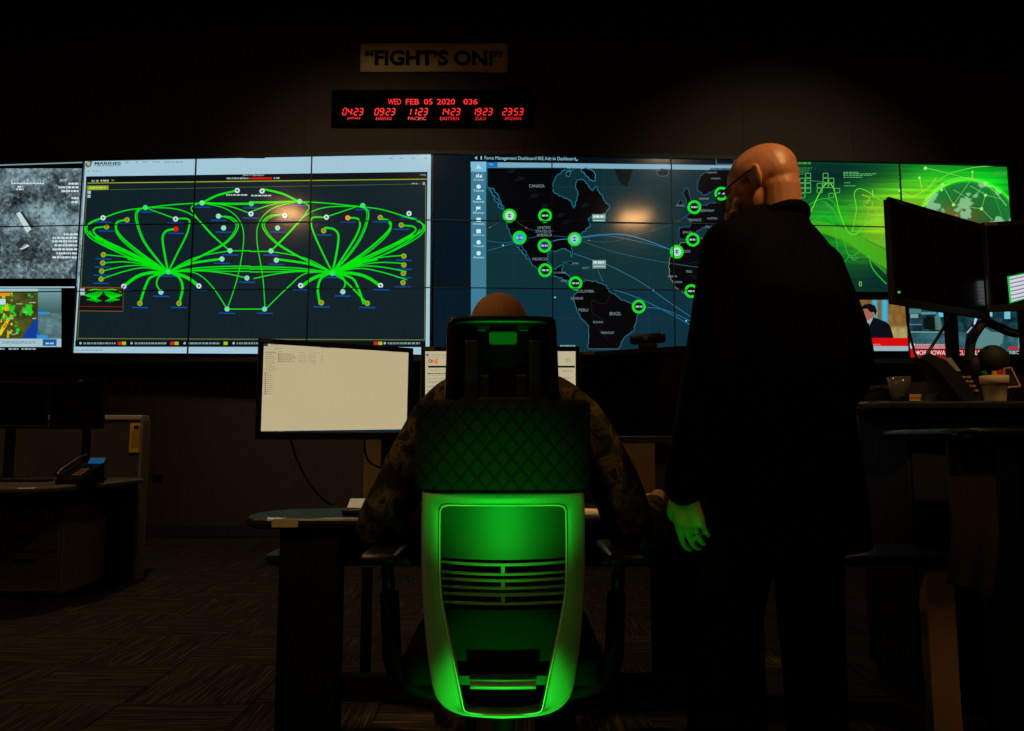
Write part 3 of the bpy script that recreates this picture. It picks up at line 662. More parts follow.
for a in range(14): f.line([(790, 222 + a * 1.0), (822, 222 + a * .9), (850, 232 + a * .9), (886, 252 + a * 1.7)], .45, (70, 190, 30), 2, sp=6)
f.poly([(790, 224), (826, 224), (850, 231), (888, 250), (888, 270), (850, 246), (822, 232), (790, 230)][::-1], (66, 150, 22), 1)
for a in range(10): f.line([(800 + a * 1.5, 236), (808 + a * 1.6, 212 + a * .6), (822 + a * 1.2, 201 + a), (834 + a * .5, 210 + a * 1.4)], .35, (60, 170, 60), 2, sp=6)
for i, j in ((0, 0), (0, 1), (0, 2), (0, 3), (1, 0), (1, 1), (1, 2), (1, -1), (3, 1), (3, 2), (4, 0), (4, 1), (4, -1), (5, 1), (5, 3), (6, 2), (5, 0)):
    x_ = 799.5 + i * 5.8; y_ = 178.5 + j * 5; f.frame(x_, y_, x_ + 5, y_ + 4.4, .8, (78, 166, 76), 3)
f.line([(806, 180.6), (834, 183)], .6, (60, 140, 70), 3)
f.dashes(795, 811, 163.4, 2.0, (70, 150, 50), 3)
for q in range(7): f.dashes(797, 812 - q, 168 + q * 1.1, .5, (60, 140, 70), 3)
for y_, a, b_ in ((172.5, 843, 858), (174, 843, 876), (175.5, 843, 872), (177.5, 843, 862), (183, 844, 850), (186, 844, 855), (258, 850, 859), (260, 852, 856)): f.dashes(a, b_, y_, .8, (90, 180, 100), 3)
for q in range(13): f.line([(870 + q * 2.4, 183), (873 + q * 2.4, 178), (871.5 + q * 2.4, 175)], .7, (20, 70, 24), 3)
def hexa(cx, cy, r):
    P = [(cx + r * math.cos(R(60 * i + 30)), cy + r * math.sin(R(60 * i + 30)) * .8) for i in range(7)]; f.line(P, .6, (140, 200, 60), 3)
for c in ((872, 212), (881, 216), (868, 204), (884, 207), (875, 222)): hexa(*c, 5)
for P in ([(862, 195), (870, 198), (866, 204)], [(899, 191), (911, 197), (922, 192), (930, 186), (936, 178)], [(919, 177), (922, 192)], [(972, 171), (972, 180)], [(872, 190), (873, 198)]): f.line(P, .7, (170, 222, 60), 3)
for x_, y_, r_ in ((942, 185, 1.7), (985, 184, 2.0), (985, 195.5, 1.5), (953, 205, 1.5), (981, 209, 1.5), (941, 190, 1.4), (899, 191, 1.1), (972, 172, 1), (919, 178, 1.2), (925, 168.5, 1.6)): f.disc(x_, y_, r_ * 1.1, (150, 240, 110), 4)
f.line([(920, 196), (945, 176), (972, 168), (996, 166)], .8, (100, 220, 60), 3, sp=6); f.line([(925, 168), (950, 174), (972, 180), (985, 184)], .7, (100, 220, 80), 3, sp=6); f.line([(925, 199), (945, 182), (968, 178), (990, 188), (1006, 206)], .8, (120, 226, 90), 3, sp=6)
for P in ([(942, 185), (953, 205), (981, 209)], [(985, 184), (972, 178), (953, 205)], [(985, 195), (981, 209), (992, 220)], [(953, 190), (970, 200), (985, 184)], [(1000, 199), (985, 195), (970, 186)]): f.line(P, .4, (140, 210, 110), 3)
f.line([(1003, 222), (990, 190), (965, 181), (940, 190), (923, 204)], .5, (50, 160, 60), 3, sp=6)
for q in range(6): f.line([(993 + q * 2.2, 176), (996 + q * 2.2, 171)], .5, (70, 170, 60), 3)
f.frame(859, 282, 861, 286, .5, (160, 210, 90), 3)
f.build('technology_overlay', vw)

# ---- news pictures (lower right)
def news(X, Y):
    r = np.full(X.shape, 128.); g = np.full(X.shape, 92.); b = np.full(X.shape, 44.)
    n = fbm(X / 3, Y / 6, 4); r = r + 60 * (n - .5); g = g + 45 * (n - .5); b = b + 20 * (n - .5)
    for c, w in ((874.5, 2.8), (884.5, 3.2), (800, 5), (820, 5)):
        k_ = np.exp(-((X - c) / w) ** 4) * (Y < 323 + 6 * (n - .5)); r = r * (1 - k_) + 60 * k_; g = g * (1 - k_) + 175 * k_; b = b * (1 - k_) + 215 * k_
    fl = 1 / (1 + np.exp(-(Y - 327 - 4 * (n - .5)) * 1.5)) * (X > 890); r = r * (1 - fl) + (165 + 60 * (n - .5)) * fl; g = g * (1 - fl) + (150 + 60 * (n - .5)) * fl; b = b * (1 - fl) + 92 * fl
    return r, g, b
picture('news_interview', PC, 794, 300, 907, 351, 150, 70, news, vw)
f = Flat(PC)
f.poly([(858, 340), (858, 325), (864, 321), (873, 317), (886, 322), (890, 326), (894, 340)], (8, 11, 20), 1); f.poly([(863, 337), (866, 321), (873, 317.5), (869, 326)], (150, 170, 178), 2); f.poly([(866, 324), (869, 323), (869, 327), (866.5, 333), (864.5, 333)], (18, 24, 92), 3)
f.poly([(860, 310), (862.5, 306.5), (873, 306), (875.5, 310), (874, 317), (869, 321), (864, 320.5), (861.5, 317)], (164, 100, 88), 2); f.poly([(861, 308.5), (863, 305), (869, 303.7), (874.5, 305.5), (876.5, 311), (875, 316), (873.6, 312), (870, 312.5), (867, 308.8), (862, 309)], (12, 8, 12), 3)
f.poly([(796, 340), (800, 323), (812, 318), (830, 322), (836, 340)], (20, 22, 34), 1)
f.poly([(794, 346.2), (907.8, 346.2), (907.4, 338), (794, 338)], (212, 8, 10), 2); f.poly([(794, 351), (908, 351), (907.8, 346.2), (794, 346.2)], (150, 176, 188), 2); f.text('BREAKING NEWS', 859, 344.0, 880, 345.8, (220, 150, 160), 3); f.dashes(858, 871, 347.6, .8, (60, 80, 92), 3)
f.build('news_interview_overlay', vw)
def studio(X, Y):
    n = fbm(X / 5, Y / 5, 4); r = 14 + 60 * (n - .4); g = 44 + 90 * (n - .4); b = 52 + 95 * (n - .4)
    lo = (Y > 332); r = np.where(lo, 48 + 50 * (n - .5), r); g = np.where(lo, 92 + 70 * (n - .5), g); b = np.where(lo, 100 + 70 * (n - .5), b)
    return r, g, b
picture('news_studio', PC, 909.5, 300, 1021, 352, 150, 70, studio, vw)
f = Flat(PC)
for q in ((909, 309, 921, 313.5, (70, 120, 128)), (910, 314, 918, 318, (120, 150, 158)), (921, 312, 936, 314.5, (80, 140, 146)), (938, 309, 944.5, 317, (90, 190, 225)), (909, 324, 921, 325.2, (86, 120, 124)), (974, 306, 982, 310, (40, 150, 215)), (985, 309, 992, 316.5, (150, 190, 210)), (1004, 309, 1010, 319, (110, 190, 205)), (1012, 334, 1014, 335, (120, 150, 150)), (1018, 336, 1021, 348, (120, 170, 180))): f.rect(*q, 1)
f.poly([(923, 329), (923, 320), (927, 316), (935, 318), (937, 330)], (8, 16, 18), 2); f.poly([(934, 318), (937, 313), (940, 318), (942, 330), (935, 330)], (72, 120, 108), 2); f.line([(909, 332), (952, 332.3)], 1, (120, 160, 160), 2)
f.poly([(969.5, 316), (969, 306), (973.5, 306), (975, 312), (974, 317)], (196, 140, 112), 2); f.poly([(964, 350), (966, 332), (974, 320), (982, 321), (988, 332), (990, 346)], (14, 20, 30), 2); f.poly([(973, 325), (974.5, 317.5), (977, 318), (975, 324)], (190, 206, 220), 3); f.line([(966.5, 333), (971.5, 327)], 1.4, (150, 170, 190), 3)
f.poly([(970, 349), (974, 336), (983, 327), (991, 332), (1003, 333), (1002, 343), (996, 349)], (86, 132, 132), 4)
f.rect(909.5, 344.2, 951, 348.6, (196, 150, 156), 3); f.text('BREAKING NEWS', 914.5, 345.0, 948, 347.9, (160, 40, 46), 4); f.rect(909.5, 348.6, 1003, 356.2, (150, 14, 18), 5); f.rect(909.2, 343.5, 914, 348.2, (190, 206, 216), 5); f.rect(909.2, 348.6, 914, 357.5, (198, 12, 14), 6)
f.text('MORE IOWA CAUCUS RELEASE', 914.6, 350.6, 988, 355, (226, 214, 216), 7, bold=.008); f.line([(914, 357), (951, 357.3)], 1.1, (160, 30, 18), 6)
f.rect(1008, 347, 1018, 350, (190, 40, 44), 5); f.text('NBC', 1009, 351, 1018, 354.2, (190, 205, 205), 5)
f.build('news_studio_overlay', vw)

# ================================================================== SIGN AND CLOCK ON THE WALL
wp = VPlane((-3, WF), (3, WF))
sg = thing('wall_banner', 'tan paper banner reading FIGHT\u2019S ON above the red clock', 'sign', tuple(wp.hit(434, 74)))
bm = new(); n = 28; grid = []
for j, py_ in enumerate((44.2, 58, 72.6)):
    row = []
    for i in range(n + 1):
        px_ = 360.5 + (507.5 - 360.5) * i / n; sag = 0.8 * math.sin(math.pi * i / n)
        row.append(bm.verts.new(wp.hit(px_, py_ + .4 * (i / n) - sag * 0.5, 0.006 + 0.012 * abs(math.sin(i / n * math.pi * 1.5 + j)))))
    grid.append(row)
for j in range(2):
    for i in range(n): bm.faces.new((grid[j][i], grid[j][i + 1], grid[j + 1][i + 1], grid[j + 1][i]))
bmesh.ops.recalc_face_normals(bm, faces=bm.faces[:])
pp = obj('paper', bm, mat('banner_paper', (216, 190, 138), 0.9, noise=0.04, nscale=20), sg, smooth=True)
sol = pp.modifiers.new('thickness', 'SOLIDIFY'); sol.thickness = 0.0015
f = Flat(wp, 0.021, 0.001)
f.text('\u201cFIGHT\u2019S ON!\u201d', 365, 50.2, 503, 66.3, mat('banner_ink', (16, 14, 14), 0.8), 0, bold=0.045, slope=.6)
f.build('lettering', sg)

ck = thing('clock_display', 'long black LED clock with red date and six time zones', 'clock', tuple(wp.hit(433, 127)))
a, b_ = wp.hit(333, 92), wp.hit(532, 127)
obj('housing', bx(a.x, b_.x, WF - 0.055, WF, b_.z, a.z, bevel=0.006), mat('clock_black', (4, 4, 4), .95, spec=.05), ck)
cp = VPlane((-3, WF - 0.055), (3, WF - 0.055)); RED = (255, 44, 46)
f = Flat(cp, 0.002, 0.001)
for w_, a, b_ in (('WED', 388, 401), ('FEB', 406, 419), ('05', 424, 432.5), ('2020', 437, 455), ('036', 463.5, 477.5)):
    f = Flat(cp, 0.002, 0.001); f.text(w_, a, 99.0, b_, 104.6, RED, 0, k=1.2, bold=.01); f.build('date_word', ck)
SEG = {'0': 'abcdef', '1': 'bc', '2': 'abged', '3': 'abgcd', '4': 'fgbc', '5': 'afgcd', '6': 'afgedc', '7': 'abc', '8': 'abcdefg', '9': 'abcdfg'}
def digit(f, ch, x, y, w, h):
    sl = 1.2; P = lambda u, v: (x + u * w + (1 - v) * sl, y + v * h)
    E = {'a': ((.1, 0), (.9, 0)), 'b': ((1, .06), (1, .46)), 'c': ((1, .54), (1, .94)), 'd': ((.1, 1), (.9, 1)), 'e': ((0, .54), (0, .94)), 'f': ((0, .06), (0, .46)), 'g': ((.12, .5), (.88, .5))}
    for s_ in SEG[ch]: f.line([P(*E[s_][0]), P(*E[s_][1])], .95, RED, 0, k=1.3)
for tx, x_, lab, l0, l1 in (('0423', 342.5, 'JAPAN', 347, 360), ('0923', 374.5, 'HAWAII', 376, 391.5), ('1123', 407, 'PACIFIC', 408, 426.5), ('1423', 439.5, 'EASTERN', 440, 459), ('1923', 471.7, 'ZULU', 475, 486), ('2353', 502.5, 'AFGHAN', 504.5, 521)):
    for q, ch in enumerate(tx):
        f = Flat(cp, 0.002, 0.001); digit(f, ch, x_ + q * 5.0 + (1.3 if q > 1 else 0), 108.6, 3.3, 6.4); f.build('time_digit', ck)
    f = Flat(cp, 0.002, 0.001)
    for q0, q1 in ((9.9, 110.6), (9.5, 113.4)):
        f = Flat(cp, 0.002, 0.001); f.disc(x_ + q0, q1, .5, RED, 0, 1.3, 6); f.build('colon_dot', ck)
    f = Flat(cp, 0.002, 0.001); f.text(lab, l0, 116.9, l1, 120.2, RED, 0, k=.8, bold=.012); f.build('zone_name', ck)

# ================================================================== CEILING LIGHTS
def mirror_on_ceiling(pl, px, py):
    h = pl.hit(px, py); d = (h - CAM).normalized(); r = d - 2 * d.dot(pl.n) * pl.n
    return h + r * ((CEIL - 0.03 - h.z) / r.z)
q = mirror_on_ceiling(PB, 634, 218); downlight('square warm ceiling light behind the camera, right of centre', q.x, q.y, 0.62, 0.75)
q = mirror_on_ceiling(PA, 290, 213); downlight('square warm ceiling light behind the camera, left of centre', q.x, q.y, 0.55, 0.75)
downlight('square warm ceiling light nearer the green picture', 2.9, 3.55, 0.3, 0.3)
downlight('square warm ceiling light nearer the network diagram', -1.6, 3.55, 0.3, 0.3)
downlight('square warm ceiling light over the left workstation', -2.4, 4.0, 0.4, 0.4)

# ================================================================== MONITORS
m_sticker = mat('olive_sticker', (96, 92, 40), 0.8)
m_sticker2 = mat('tan_sticker', (150, 122, 84), 0.8)
def monitor(label, pl_, pr_, z0, z1, stand_z, bez=0.018, deep=0.045, stickers=(), group=None, screen=True, chin=0.022, stand_off=0.09, name='computer_monitor', foot=True, su=.5):
    """pl_, pr_: plan points of the left and right front edges; stands on stand_z"""
    pl = VPlane(pl_, pr_); L = (pl.p1 - pl.p0).length; ang = math.atan2(pl.d.y, pl.d.x)
    Mx = Matrix.Translation(pl.p0) @ Matrix.Rotation(ang, 4, 'Z')
    base = Mx @ Vector((L * su, stand_off, stand_z))
    t = thing(name, label, 'monitor', tuple(base), group)
    bm = new(); box(bm, 0.004, L - 0.004, 0.008, deep * 0.55, z0 + 0.004, z1 - 0.004, bevel=0.004, M=Mx); box(bm, L * .18, L * .82, deep * .5, deep, z0 + (z1 - z0) * .2, z0 + (z1 - z0) * .8, bevel=0.01, M=Mx)
    obj('housing', bm, m_black, t)
    bm = new()
    for a in ((0, L, z1 - bez, z1), (0, L, z0, z0 + bez + chin * .4), (0, bez, z0 + bez, z1 - bez), (L - bez, L, z0 + bez, z1 - bez)):
        box(bm, a[0], a[1], 0, 0.012, a[2], a[3], bevel=0.0015, M=Mx, seg=1)
    obj('bezel', bm, m_black, t)
    sc = obj('screen', bx(bez - .002, L - bez + .002, 0.004, 0.009, z0 + bez, z1 - bez + .002, M=Mx), m_glass_black, t)
    hz = z0 + (z1 - z0) * .4
    obj('stand_neck', bx(L * su - .03, L * su + .03, stand_off - .015, stand_off + .015, stand_z + (.012 if foot else -.0), hz, bevel=0.004, M=Mx), m_black, t)
    obj('mount_head', bx(L * su - .05, L * su + .05, deep - .002, stand_off + .012, hz - .05, hz + .05, bevel=0.005, M=Mx), m_black, t)
    if foot: obj('stand_foot', bx(L * su - .12, L * su + .12, stand_off - .09, stand_off + .09, stand_z, stand_z + .014, bevel=0.006, M=Mx), m_black, t)
    for (u0, u1, v0, v1, mm) in stickers:
        obj('sticker', bx(u0, u1, -.0012, 0.001, z1 - v1, z1 - v0, M=Mx), mm, t)
    return t, pl, sc, Mx, L
def pp_(px, py, Y):
    p = at(px, py, Y); return (p.x, p.y)
DESK_Z = 0.76
# left monitor of the main desk, showing a file list
yl, yr = 2.56, 2.84
zt = at(260, 338, yl).z; zb = at(254, 439.5, yl).z
mt, mpl, msc, _, _ = monitor('left lit monitor showing a pale file list on the main desk', pp_(257, 390, yl), pp_(413, 390, yr), zb, zt, DESK_Z, su=.9, stickers=((.006, .046, .003, .015, m_sticker),))
f = Flat(mpl, -0.003, 0.0006)
PAPER = (186, 171, 133)
f.poly([(263.5, 343.2), (408.8, 351.3), (406.8, 431.8), (259.8, 434.6)][::-1], PAPER, 0)
f.poly([(263.5, 343.0), (268, 343.3), (268, 346.2), (263.5, 346)], (20, 60, 90), 1); f.poly([(320.5, 346.4), (331, 346.9), (331, 348.2), (320.5, 347.7)], (120, 116, 96), 1); f.poly([(260.2, 431.2), (407, 429.2), (406.9, 431.9), (260.0, 434.6)], (16, 38, 50), 1)
for q, c in ((263, (200, 205, 205)), (267.5, (90, 120, 140)), (271.5, (190, 196, 200)), (275.5, (60, 110, 160)), (279.5, (190, 200, 205)), (283, (190, 160, 60))): f.rect(q - 1, 431.6, q + 1, 433.3, c, 2)
f.dashes(272, 279, 344.6, .5, (140, 132, 106), 1); f.dashes(275, 283, 348.4, .6, (135, 128, 104), 1)
f.rect(265.4, 351.6, 276, 353.2, (150, 146, 118), 1)
for i in range(9): f.disc(266.5, 354.6 + i * 2.05, .55, (70, 110, 60), 1, n=6); f.dashes(268, 272.5 + (i * 7) % 5, 354.6 + i * 2.05, .6, (135, 124, 96), 1)
for i in range(11): f.rect(264.8, 372.6 + i * 2.05, 266, 373.8 + i * 2.05, (60, 80, 70) if i % 3 else (30, 34, 30), 1); f.dashes(267, 271 + (i * 5) % 4, 373.2 + i * 2.05, .6, (135, 124, 96), 1)
f.dashes(279, 282, 351.6, .5, (135, 126, 100), 1); f.dashes(299, 305, 352.4, .5, (145, 134, 106), 1); f.dashes(309, 320, 353, .5, (145, 134, 106), 1)
for i in range(5): f.rect(278.2, 353.2 + i * 1.85, 279.4, 354.4 + i * 1.85, (90, 88, 60), 1); f.dashes(280, 293 + (i % 3) * 2, 354.2 + i * 1.85 , .7, (128, 118, 90), 1); f.dashes(299, 307, 355 + i * 1.75, .6, (150, 140, 110), 1); f.dashes(309, 316, 355.4 + i * 1.75, .6, (150, 140, 110), 1); f.dashes(321, 323, 356 + i * 1.75, .6, (150, 140, 110), 1)
f.dashes(393, 404, 351.8, .6, (150, 138, 108), 1)
f.build('file_window', mt)
# centre monitor with a document
yc = 2.80
mt, mpl, msc, _, _ = monitor('centre lit monitor showing a document, half hidden behind the chair', pp_(420.5, 390, yc), pp_(580, 390, yc), at(500, 442, yc).z, at(500, 346.4, yc).z, DESK_Z, bez=0.0145, stickers=((.006, .05, .002, .013, m_sticker),))
f = Flat(mpl, -0.003, 0.0006)
DOC = (186, 176, 142)
f.rect(425.2, 351.2, 575.6, 436.8, DOC, 0); f.rect(425.2, 431, 575.6, 436.8, (16, 38, 50), 1)
f.disc(427.4, 354.9, 1.3, (30, 90, 110), 1); f.dashes(430, 447, 355, .6, (130, 126, 106), 1); f.dashes(427, 446, 357.6, .5, (170, 130, 100), 1)
f.ring(430, 361, 1.0, 1.9, (120, 70, 40), 1); f.text('NE', 431.8, 359.2, 438.2, 363.6, (214, 96, 22), 1, bold=.03)
f.rect(428, 365.6, 575, 367.6, (18, 22, 24), 1)
for y_, a, b_, h, c in ((370, 428, 447, .6, (140, 132, 108)), (373.5, 427.5, 446, 1.0, (70, 66, 54)), (375.6, 427.5, 447, .5, (150, 142, 116)), (378.6, 427.5, 446, .6, (130, 122, 98)), (381, 427.5, 445, .6, (140, 132, 106)), (382.5, 427.5, 439, .6, (140, 132, 106)), (386.5, 427.5, 443, .8, (100, 94, 76)), (390.5, 427.5, 436, .8, (100, 94, 76)), (359, 565, 571, .6, (120, 116, 96)), (361, 566, 572, .6, (120, 116, 96)), (371, 562, 573, .7, (130, 122, 98)), (378, 560, 572, .7, (130, 122, 98))): f.dashes(a, b_, y_, h, c, 1)
f.build('document_window', mt)
# right monitor, dark
mt, mpl, msc, _, _ = monitor('dark switched-off monitor with a webcam on top, right on the main desk', pp_(580, 395, 2.84), pp_(738, 395, 2.56), at(600, 443.5, 2.82).z, at(600, 351.5, 2.82).z, DESK_Z, stickers=((.012, .062, -.001, .011, m_sticker2),))
wz = at(600, 351.5, 2.82).z
c = mpl.hit(646, 351); c = mpl.pos((c - mpl.p0).dot(mpl.d), wz, -0.02)
wc = thing('webcam', 'black bar webcam clipped on top of the dark monitor', 'webcam', tuple(c))
Mx = Matrix.Translation(c) @ Matrix.Rotation(math.atan2(mpl.d.y, mpl.d.x), 4, 'Z')
obj('body', bx(-.068, .068, -.018, .018, 0.018, 0.055, bevel=0.014, M=Mx, seg=4), m_black, wc, smooth=True)
obj('clip', bx(-.03, .03, -.022, .022, 0.001, 0.02, bevel=0.004, M=Mx), m_black_matte, wc)
bm = new(); lathe(bm, [(.0, 0), (.008, 0), (.009, .004), (.0, .004)], (0, 0, 0), 14)
for v in bm.verts: v.co = Mx @ (Matrix.Rotation(math.pi / 2, 4, 'X') @ v.co + Vector((0, -.0175, .037)))
obj('lens', bm, mat('lens_ring', (120, 130, 125), 0.2), wc)

# ================================================================== MAIN DESK
m_top = mat('desk_laminate', (34, 32, 30), 0.32, noise=0.06, nscale=12)
m_edge_metal = mat('desk_leg_paint', (6, 6, 6), 0.7, spec=.2)
m_tan = mat('tan_panel', (188, 162, 124), 0.85, noise=0.05, nscale=50, bump=.1, bscale=400)
dk = thing('main_desk', 'dark two-level desk with rounded ends behind the green-lit chair', 'desk', (0.15, 2.6, 0))
bm = new(); prism(bm, [(.98, 2.42), (.98, 3.05), (-.42, 3.05), (-.52, 2.86), (-.62, 2.79), (-.78, 2.74), (-.85, 2.68), (-.875, 2.60), (-.875, 2.53), (-.86, 2.47), (-.83, 2.435), (-.78, 2.42)], DESK_Z - 0.038, DESK_Z, bevel=0.016, seg=4); obj('rear_worktop', bm, m_top, dk, smooth=False)
bm = new(); prism(bm, rounded_rect(-0.845, 1.50, 2.56, 2.87, 0.07), 0.585, 0.62, bevel=0.014, seg=4); obj('lower_shelf', bm, m_top, dk)
obj('leg', bx(-.745, -.555, 2.445, 2.545, 0.0, DESK_Z - .038, bevel=.006), m_edge_metal, dk); obj('leg', bx(.62, .80, 2.445, 2.545, 0.0, DESK_Z - .038, bevel=.006), m_edge_metal, dk)
obj('end_panel', bx(1.39, 1.487, 2.58, 2.63, 0.0, .585, bevel=.004), m_tan, dk)
obj('bracket', bx(-.70, .70, 2.55, 2.58, .622, .722, bevel=.003), m_edge_metal, dk)
dsc = thing('desk_screen', 'low tan privacy screen standing behind the main desk', 'screen panel', (0, 3.09, 0))
obj('panel', bx(-.60, .595, 3.06, 3.09, .50, 1.06, bevel=.005), m_tan, dsc); obj('leg', bx(-.60, -.56, 3.06, 3.09, .06, .50, bevel=.003), m_edge_metal, dsc); obj('leg', bx(.555, .595, 3.06, 3.09, .06, .50, bevel=.003), m_edge_metal, dsc); obj('frame_foot', bx(-.62, 1.0, 3.055, 3.095, 0, .06, bevel=.004), m_edge_metal, dsc)
obj('crossbar', bx(-.60, .66, 2.47, 2.51, .18, .26, bevel=.004), m_edge_metal, dk)
e0 = at(271, 518, 2.41); e1 = at(297.5, 518, 2.41)
obj('edge_label', bx(e0.x, e1.x, 2.4175, 2.4198, DESK_Z - .031, DESK_Z - .004, bevel=.0008, seg=1), mat('label_paper', (190, 165, 128), .85), dk)
# yellow note on the screen edge, white papers, mouse, keyboard, phone cradle
a = at(664, 443, 3.04); b_ = at(678, 481, 3.04)
tag(obj('paper_note', bx(a.x - .006, b_.x - .004, 3.0565, 3.0595, b_.z, a.z, bevel=.0005, seg=1), mat('yellow_note', (206, 190, 52), .8, noise=.06, nscale=30), origin=Vector((.63, 3.058, b_.z))), 'yellow paper sheet standing behind the desk beside the standing man', 'paper')
obj('frame_post', bx(.597, 1.0, 3.062, 3.088, .06, 1.06, bevel=.004), m_edge_metal, dsc)
m_white = mat('white_paper', (210, 200, 178), .9)
bm = new(); box(bm, -.10, .10, -.14, .14, 0, .004, M=Matrix.Translation((-.40, 2.74, .6205)) @ Matrix.Rotation(R(12), 4, 'Z'))
tag(obj('paper_sheet', bm, m_white, origin=Vector((-.40, 2.74, .6205))), 'white papers lying on the desk\u2019s lower shelf left of the chair', 'paper')
bm = new(); box(bm, -.06, .07, -.10, .10, 0, .004, M=Matrix.Translation((.27, 2.60, DESK_Z)) @ Matrix.Rotation(R(-8), 4, 'Z'))
tag(obj('paper_sheet', bm, m_white, origin=Vector((.27, 2.60, DESK_Z))), 'white paper lying on the main desk right of the chair', 'paper')
kb = thing('keyboard', 'black computer keyboard on the main desk before the seated soldier', 'keyboard', (0.0, 2.56, DESK_Z))
obj('case', bx(-.22, .18, 2.50, 2.62, DESK_Z, DESK_Z + .017, bevel=.004), m_black, kb)
bm = new()
for i in range(14):
    for j in range(5): box(bm, -.21 + i * .0272, -.21 + i * .0272 + .022, 2.506 + j * .022, 2.506 + j * .022 + .017, DESK_Z + .017, DESK_Z + .023)
obj('keys', bm, m_black_matte, kb)
c = at(356, 501, 2.52)
ph = thing('desk_gadget', 'small black device with silver top on the main desk by the sleeve', 'device', (c.x, 2.52, DESK_Z))
obj('base', bx(c.x - .035, c.x + .05, 2.47, 2.57, DESK_Z, DESK_Z + .022, bevel=.006), m_black, ph)
obj('tilted_top', bx(-.03, .03, -.03, .03, 0, .012, bevel=.003, M=Matrix.Translation((c.x + .005, 2.52, DESK_Z + .028)) @ Matrix.Rotation(R(28), 4, 'X')), mat('silver_plastic', (200, 200, 196), .25, metal=.7), ph)
ms = thing('computer_mouse', 'black computer mouse under the soldier\u2019s right hand', 'mouse', (.505, 2.56, DESK_Z))
bm = new(); bmesh.ops.create_uvsphere(bm, u_segments=16, v_segments=10, radius=1.0)
for v in bm.verts: v.co = Vector((.505 + v.co.x * .03, 2.56 + v.co.y * .055, DESK_Z + max(v.co.z, 0) * .034))
obj('shell', bm, m_black, ms, smooth=True); bm = new(); tube(bm, [(.505, 2.60, DESK_Z + .027), (.505, 2.59, DESK_Z + .0295), (.505, 2.58, DESK_Z + .031)], .004); obj('wheel', bm, m_dkgrey, ms)
# hanging cables
m_cable = mat('black_cable', (8, 8, 8), .5)
def cable(label, pts, r=.004):
    bm = new(); tube(bm, spline(pts, 8), r, 8); o = obj('cable', bm, m_cable, smooth=True, origin=Vector(pts[-1])); tag(o, label, 'cable'); return o
cable('black cable hanging below the left lit monitor', [at(290, 437, 2.70), at(298, 462, 2.76), at(312, 487, 2.8), at(328, 503, 2.86), (at(335, 508, 2.9).x, 2.9, DESK_Z + .005)])
cable('short black cable looping under the left monitor\u2019s right corner', [at(365, 436, 2.86), at(365, 452, 2.9), at(372, 464, 2.95), at(392, 471, 3.0)])

# ================================================================== LEFT WORKSTATION
m_part = mat('partition_fabric', (70, 62, 52), .95, noise=.1, nscale=80)
m_cap = mat('partition_cap', (178, 166, 146), .35)
m_ped = mat('pedestal_paint', (120, 106, 86), .6, noise=.05, nscale=20)
pt = thing('cubicle_partition', 'low fabric cubicle partition with pale top cap, left', 'partition', (-3.6, 5.6, 0))
obj('fabric_panel', bx(-4.9, -2.745, 5.56, 5.66, .05, 1.16, bevel=.004), m_part, pt); obj('top_cap', bx(-4.9, -2.735, 5.55, 5.67, 1.16, 1.195, bevel=.006), m_cap, pt)
obj('end_trim', bx(-2.745, -2.722, 5.55, 5.67, 0, 1.16, bevel=.004), m_ped, pt); obj('kick_base', bx(-4.9, -2.745, 5.57, 5.65, 0, .05), m_base, pt)
nt_ = thing('notice', 'yellow notice sheet pinned on the left cubicle partition', 'notice', (-2.80, 5.553, .95))
a = at(130.5, 423, 5.555); b_ = at(142, 452.5, 5.555)
obj('sheet', bx(a.x, b_.x, 5.553, 5.556, b_.z, a.z), mat('notice_yellow', (224, 178, 26), .8), nt_)
bm = new(); lathe(bm, [(0, 0), (.022, 0), (.022, .002), (0, .002)], (0, 0, 0), 14)
for v in bm.verts: v.co = Vector((v.co.x * 1.0, v.co.z * -.9, v.co.y * .7)) + Vector(((a.x + b_.x) / 2, 5.5525, a.z - .032))
obj('emblem', bm, mat('notice_ink', (50, 28, 14), .8), nt_)
bm = new()
for i in range(9): box(bm, a.x + .012, b_.x - .012, 5.5515, 5.553, a.z - .066 - i * .014, a.z - .063 - i * .014)
obj('print_lines', bm, mat('notice_print', (160, 118, 20), .8), nt_)
ld = thing('side_desk', 'dark worktop of the left workstation with curved front corner', 'desk', (-3.3, 5.0, 0))
P = [(-4.9, 5.55), (-2.74, 5.55), (-2.62, 5.40), (-2.60, 4.9), (-2.66, 4.55)] + [(-2.86 + .2 * math.cos(R(t)), 4.5 + .2 * math.sin(R(t))) for t in (0, -25, -50, -75, -90)] + [(-4.9, 4.30)]
bm = new(); prism(bm, P[::-1], .705, .74, bevel=.012, seg=3); obj('worktop', bm, mat('left_worktop', (96, 84, 66), .3, noise=.06, nscale=14), ld)
obj('leg', bx(-2.80, -2.74, 5.35, 5.53, 0, .705, bevel=.004), m_edge_metal, ld); obj('leg', bx(-4.8, -4.74, 4.5, 5.5, 0, .705, bevel=.004), m_edge_metal, ld); obj('rail', bx(-4.74, -2.80, 5.48, 5.52, .60, .70, bevel=.003), m_edge_metal, ld)
pd = thing('drawer_pedestal', 'tan drawer pedestal under the left workstation desk', 'cabinet', (-3.15, 5.1, 0))
obj('body', bx(-3.35, -2.90, 4.92, 5.45, .03, .58, bevel=.004), m_ped, pd); obj('plinth', bx(-3.33, -2.92, 4.95, 5.43, 0, .03), m_base, pd)
for i, (z0, z1) in enumerate(((.05, .29), (.30, .43), (.44, .57))):
    d_ = obj('drawer', bx(-3.34, -2.91, 4.90, 4.92, z0, z1, bevel=.003), m_ped, pd); obj('handle', bx(-3.20, -3.05, 4.885, 4.90, z1 - .05, z1 - .035, bevel=.003), m_dkgrey, d_)
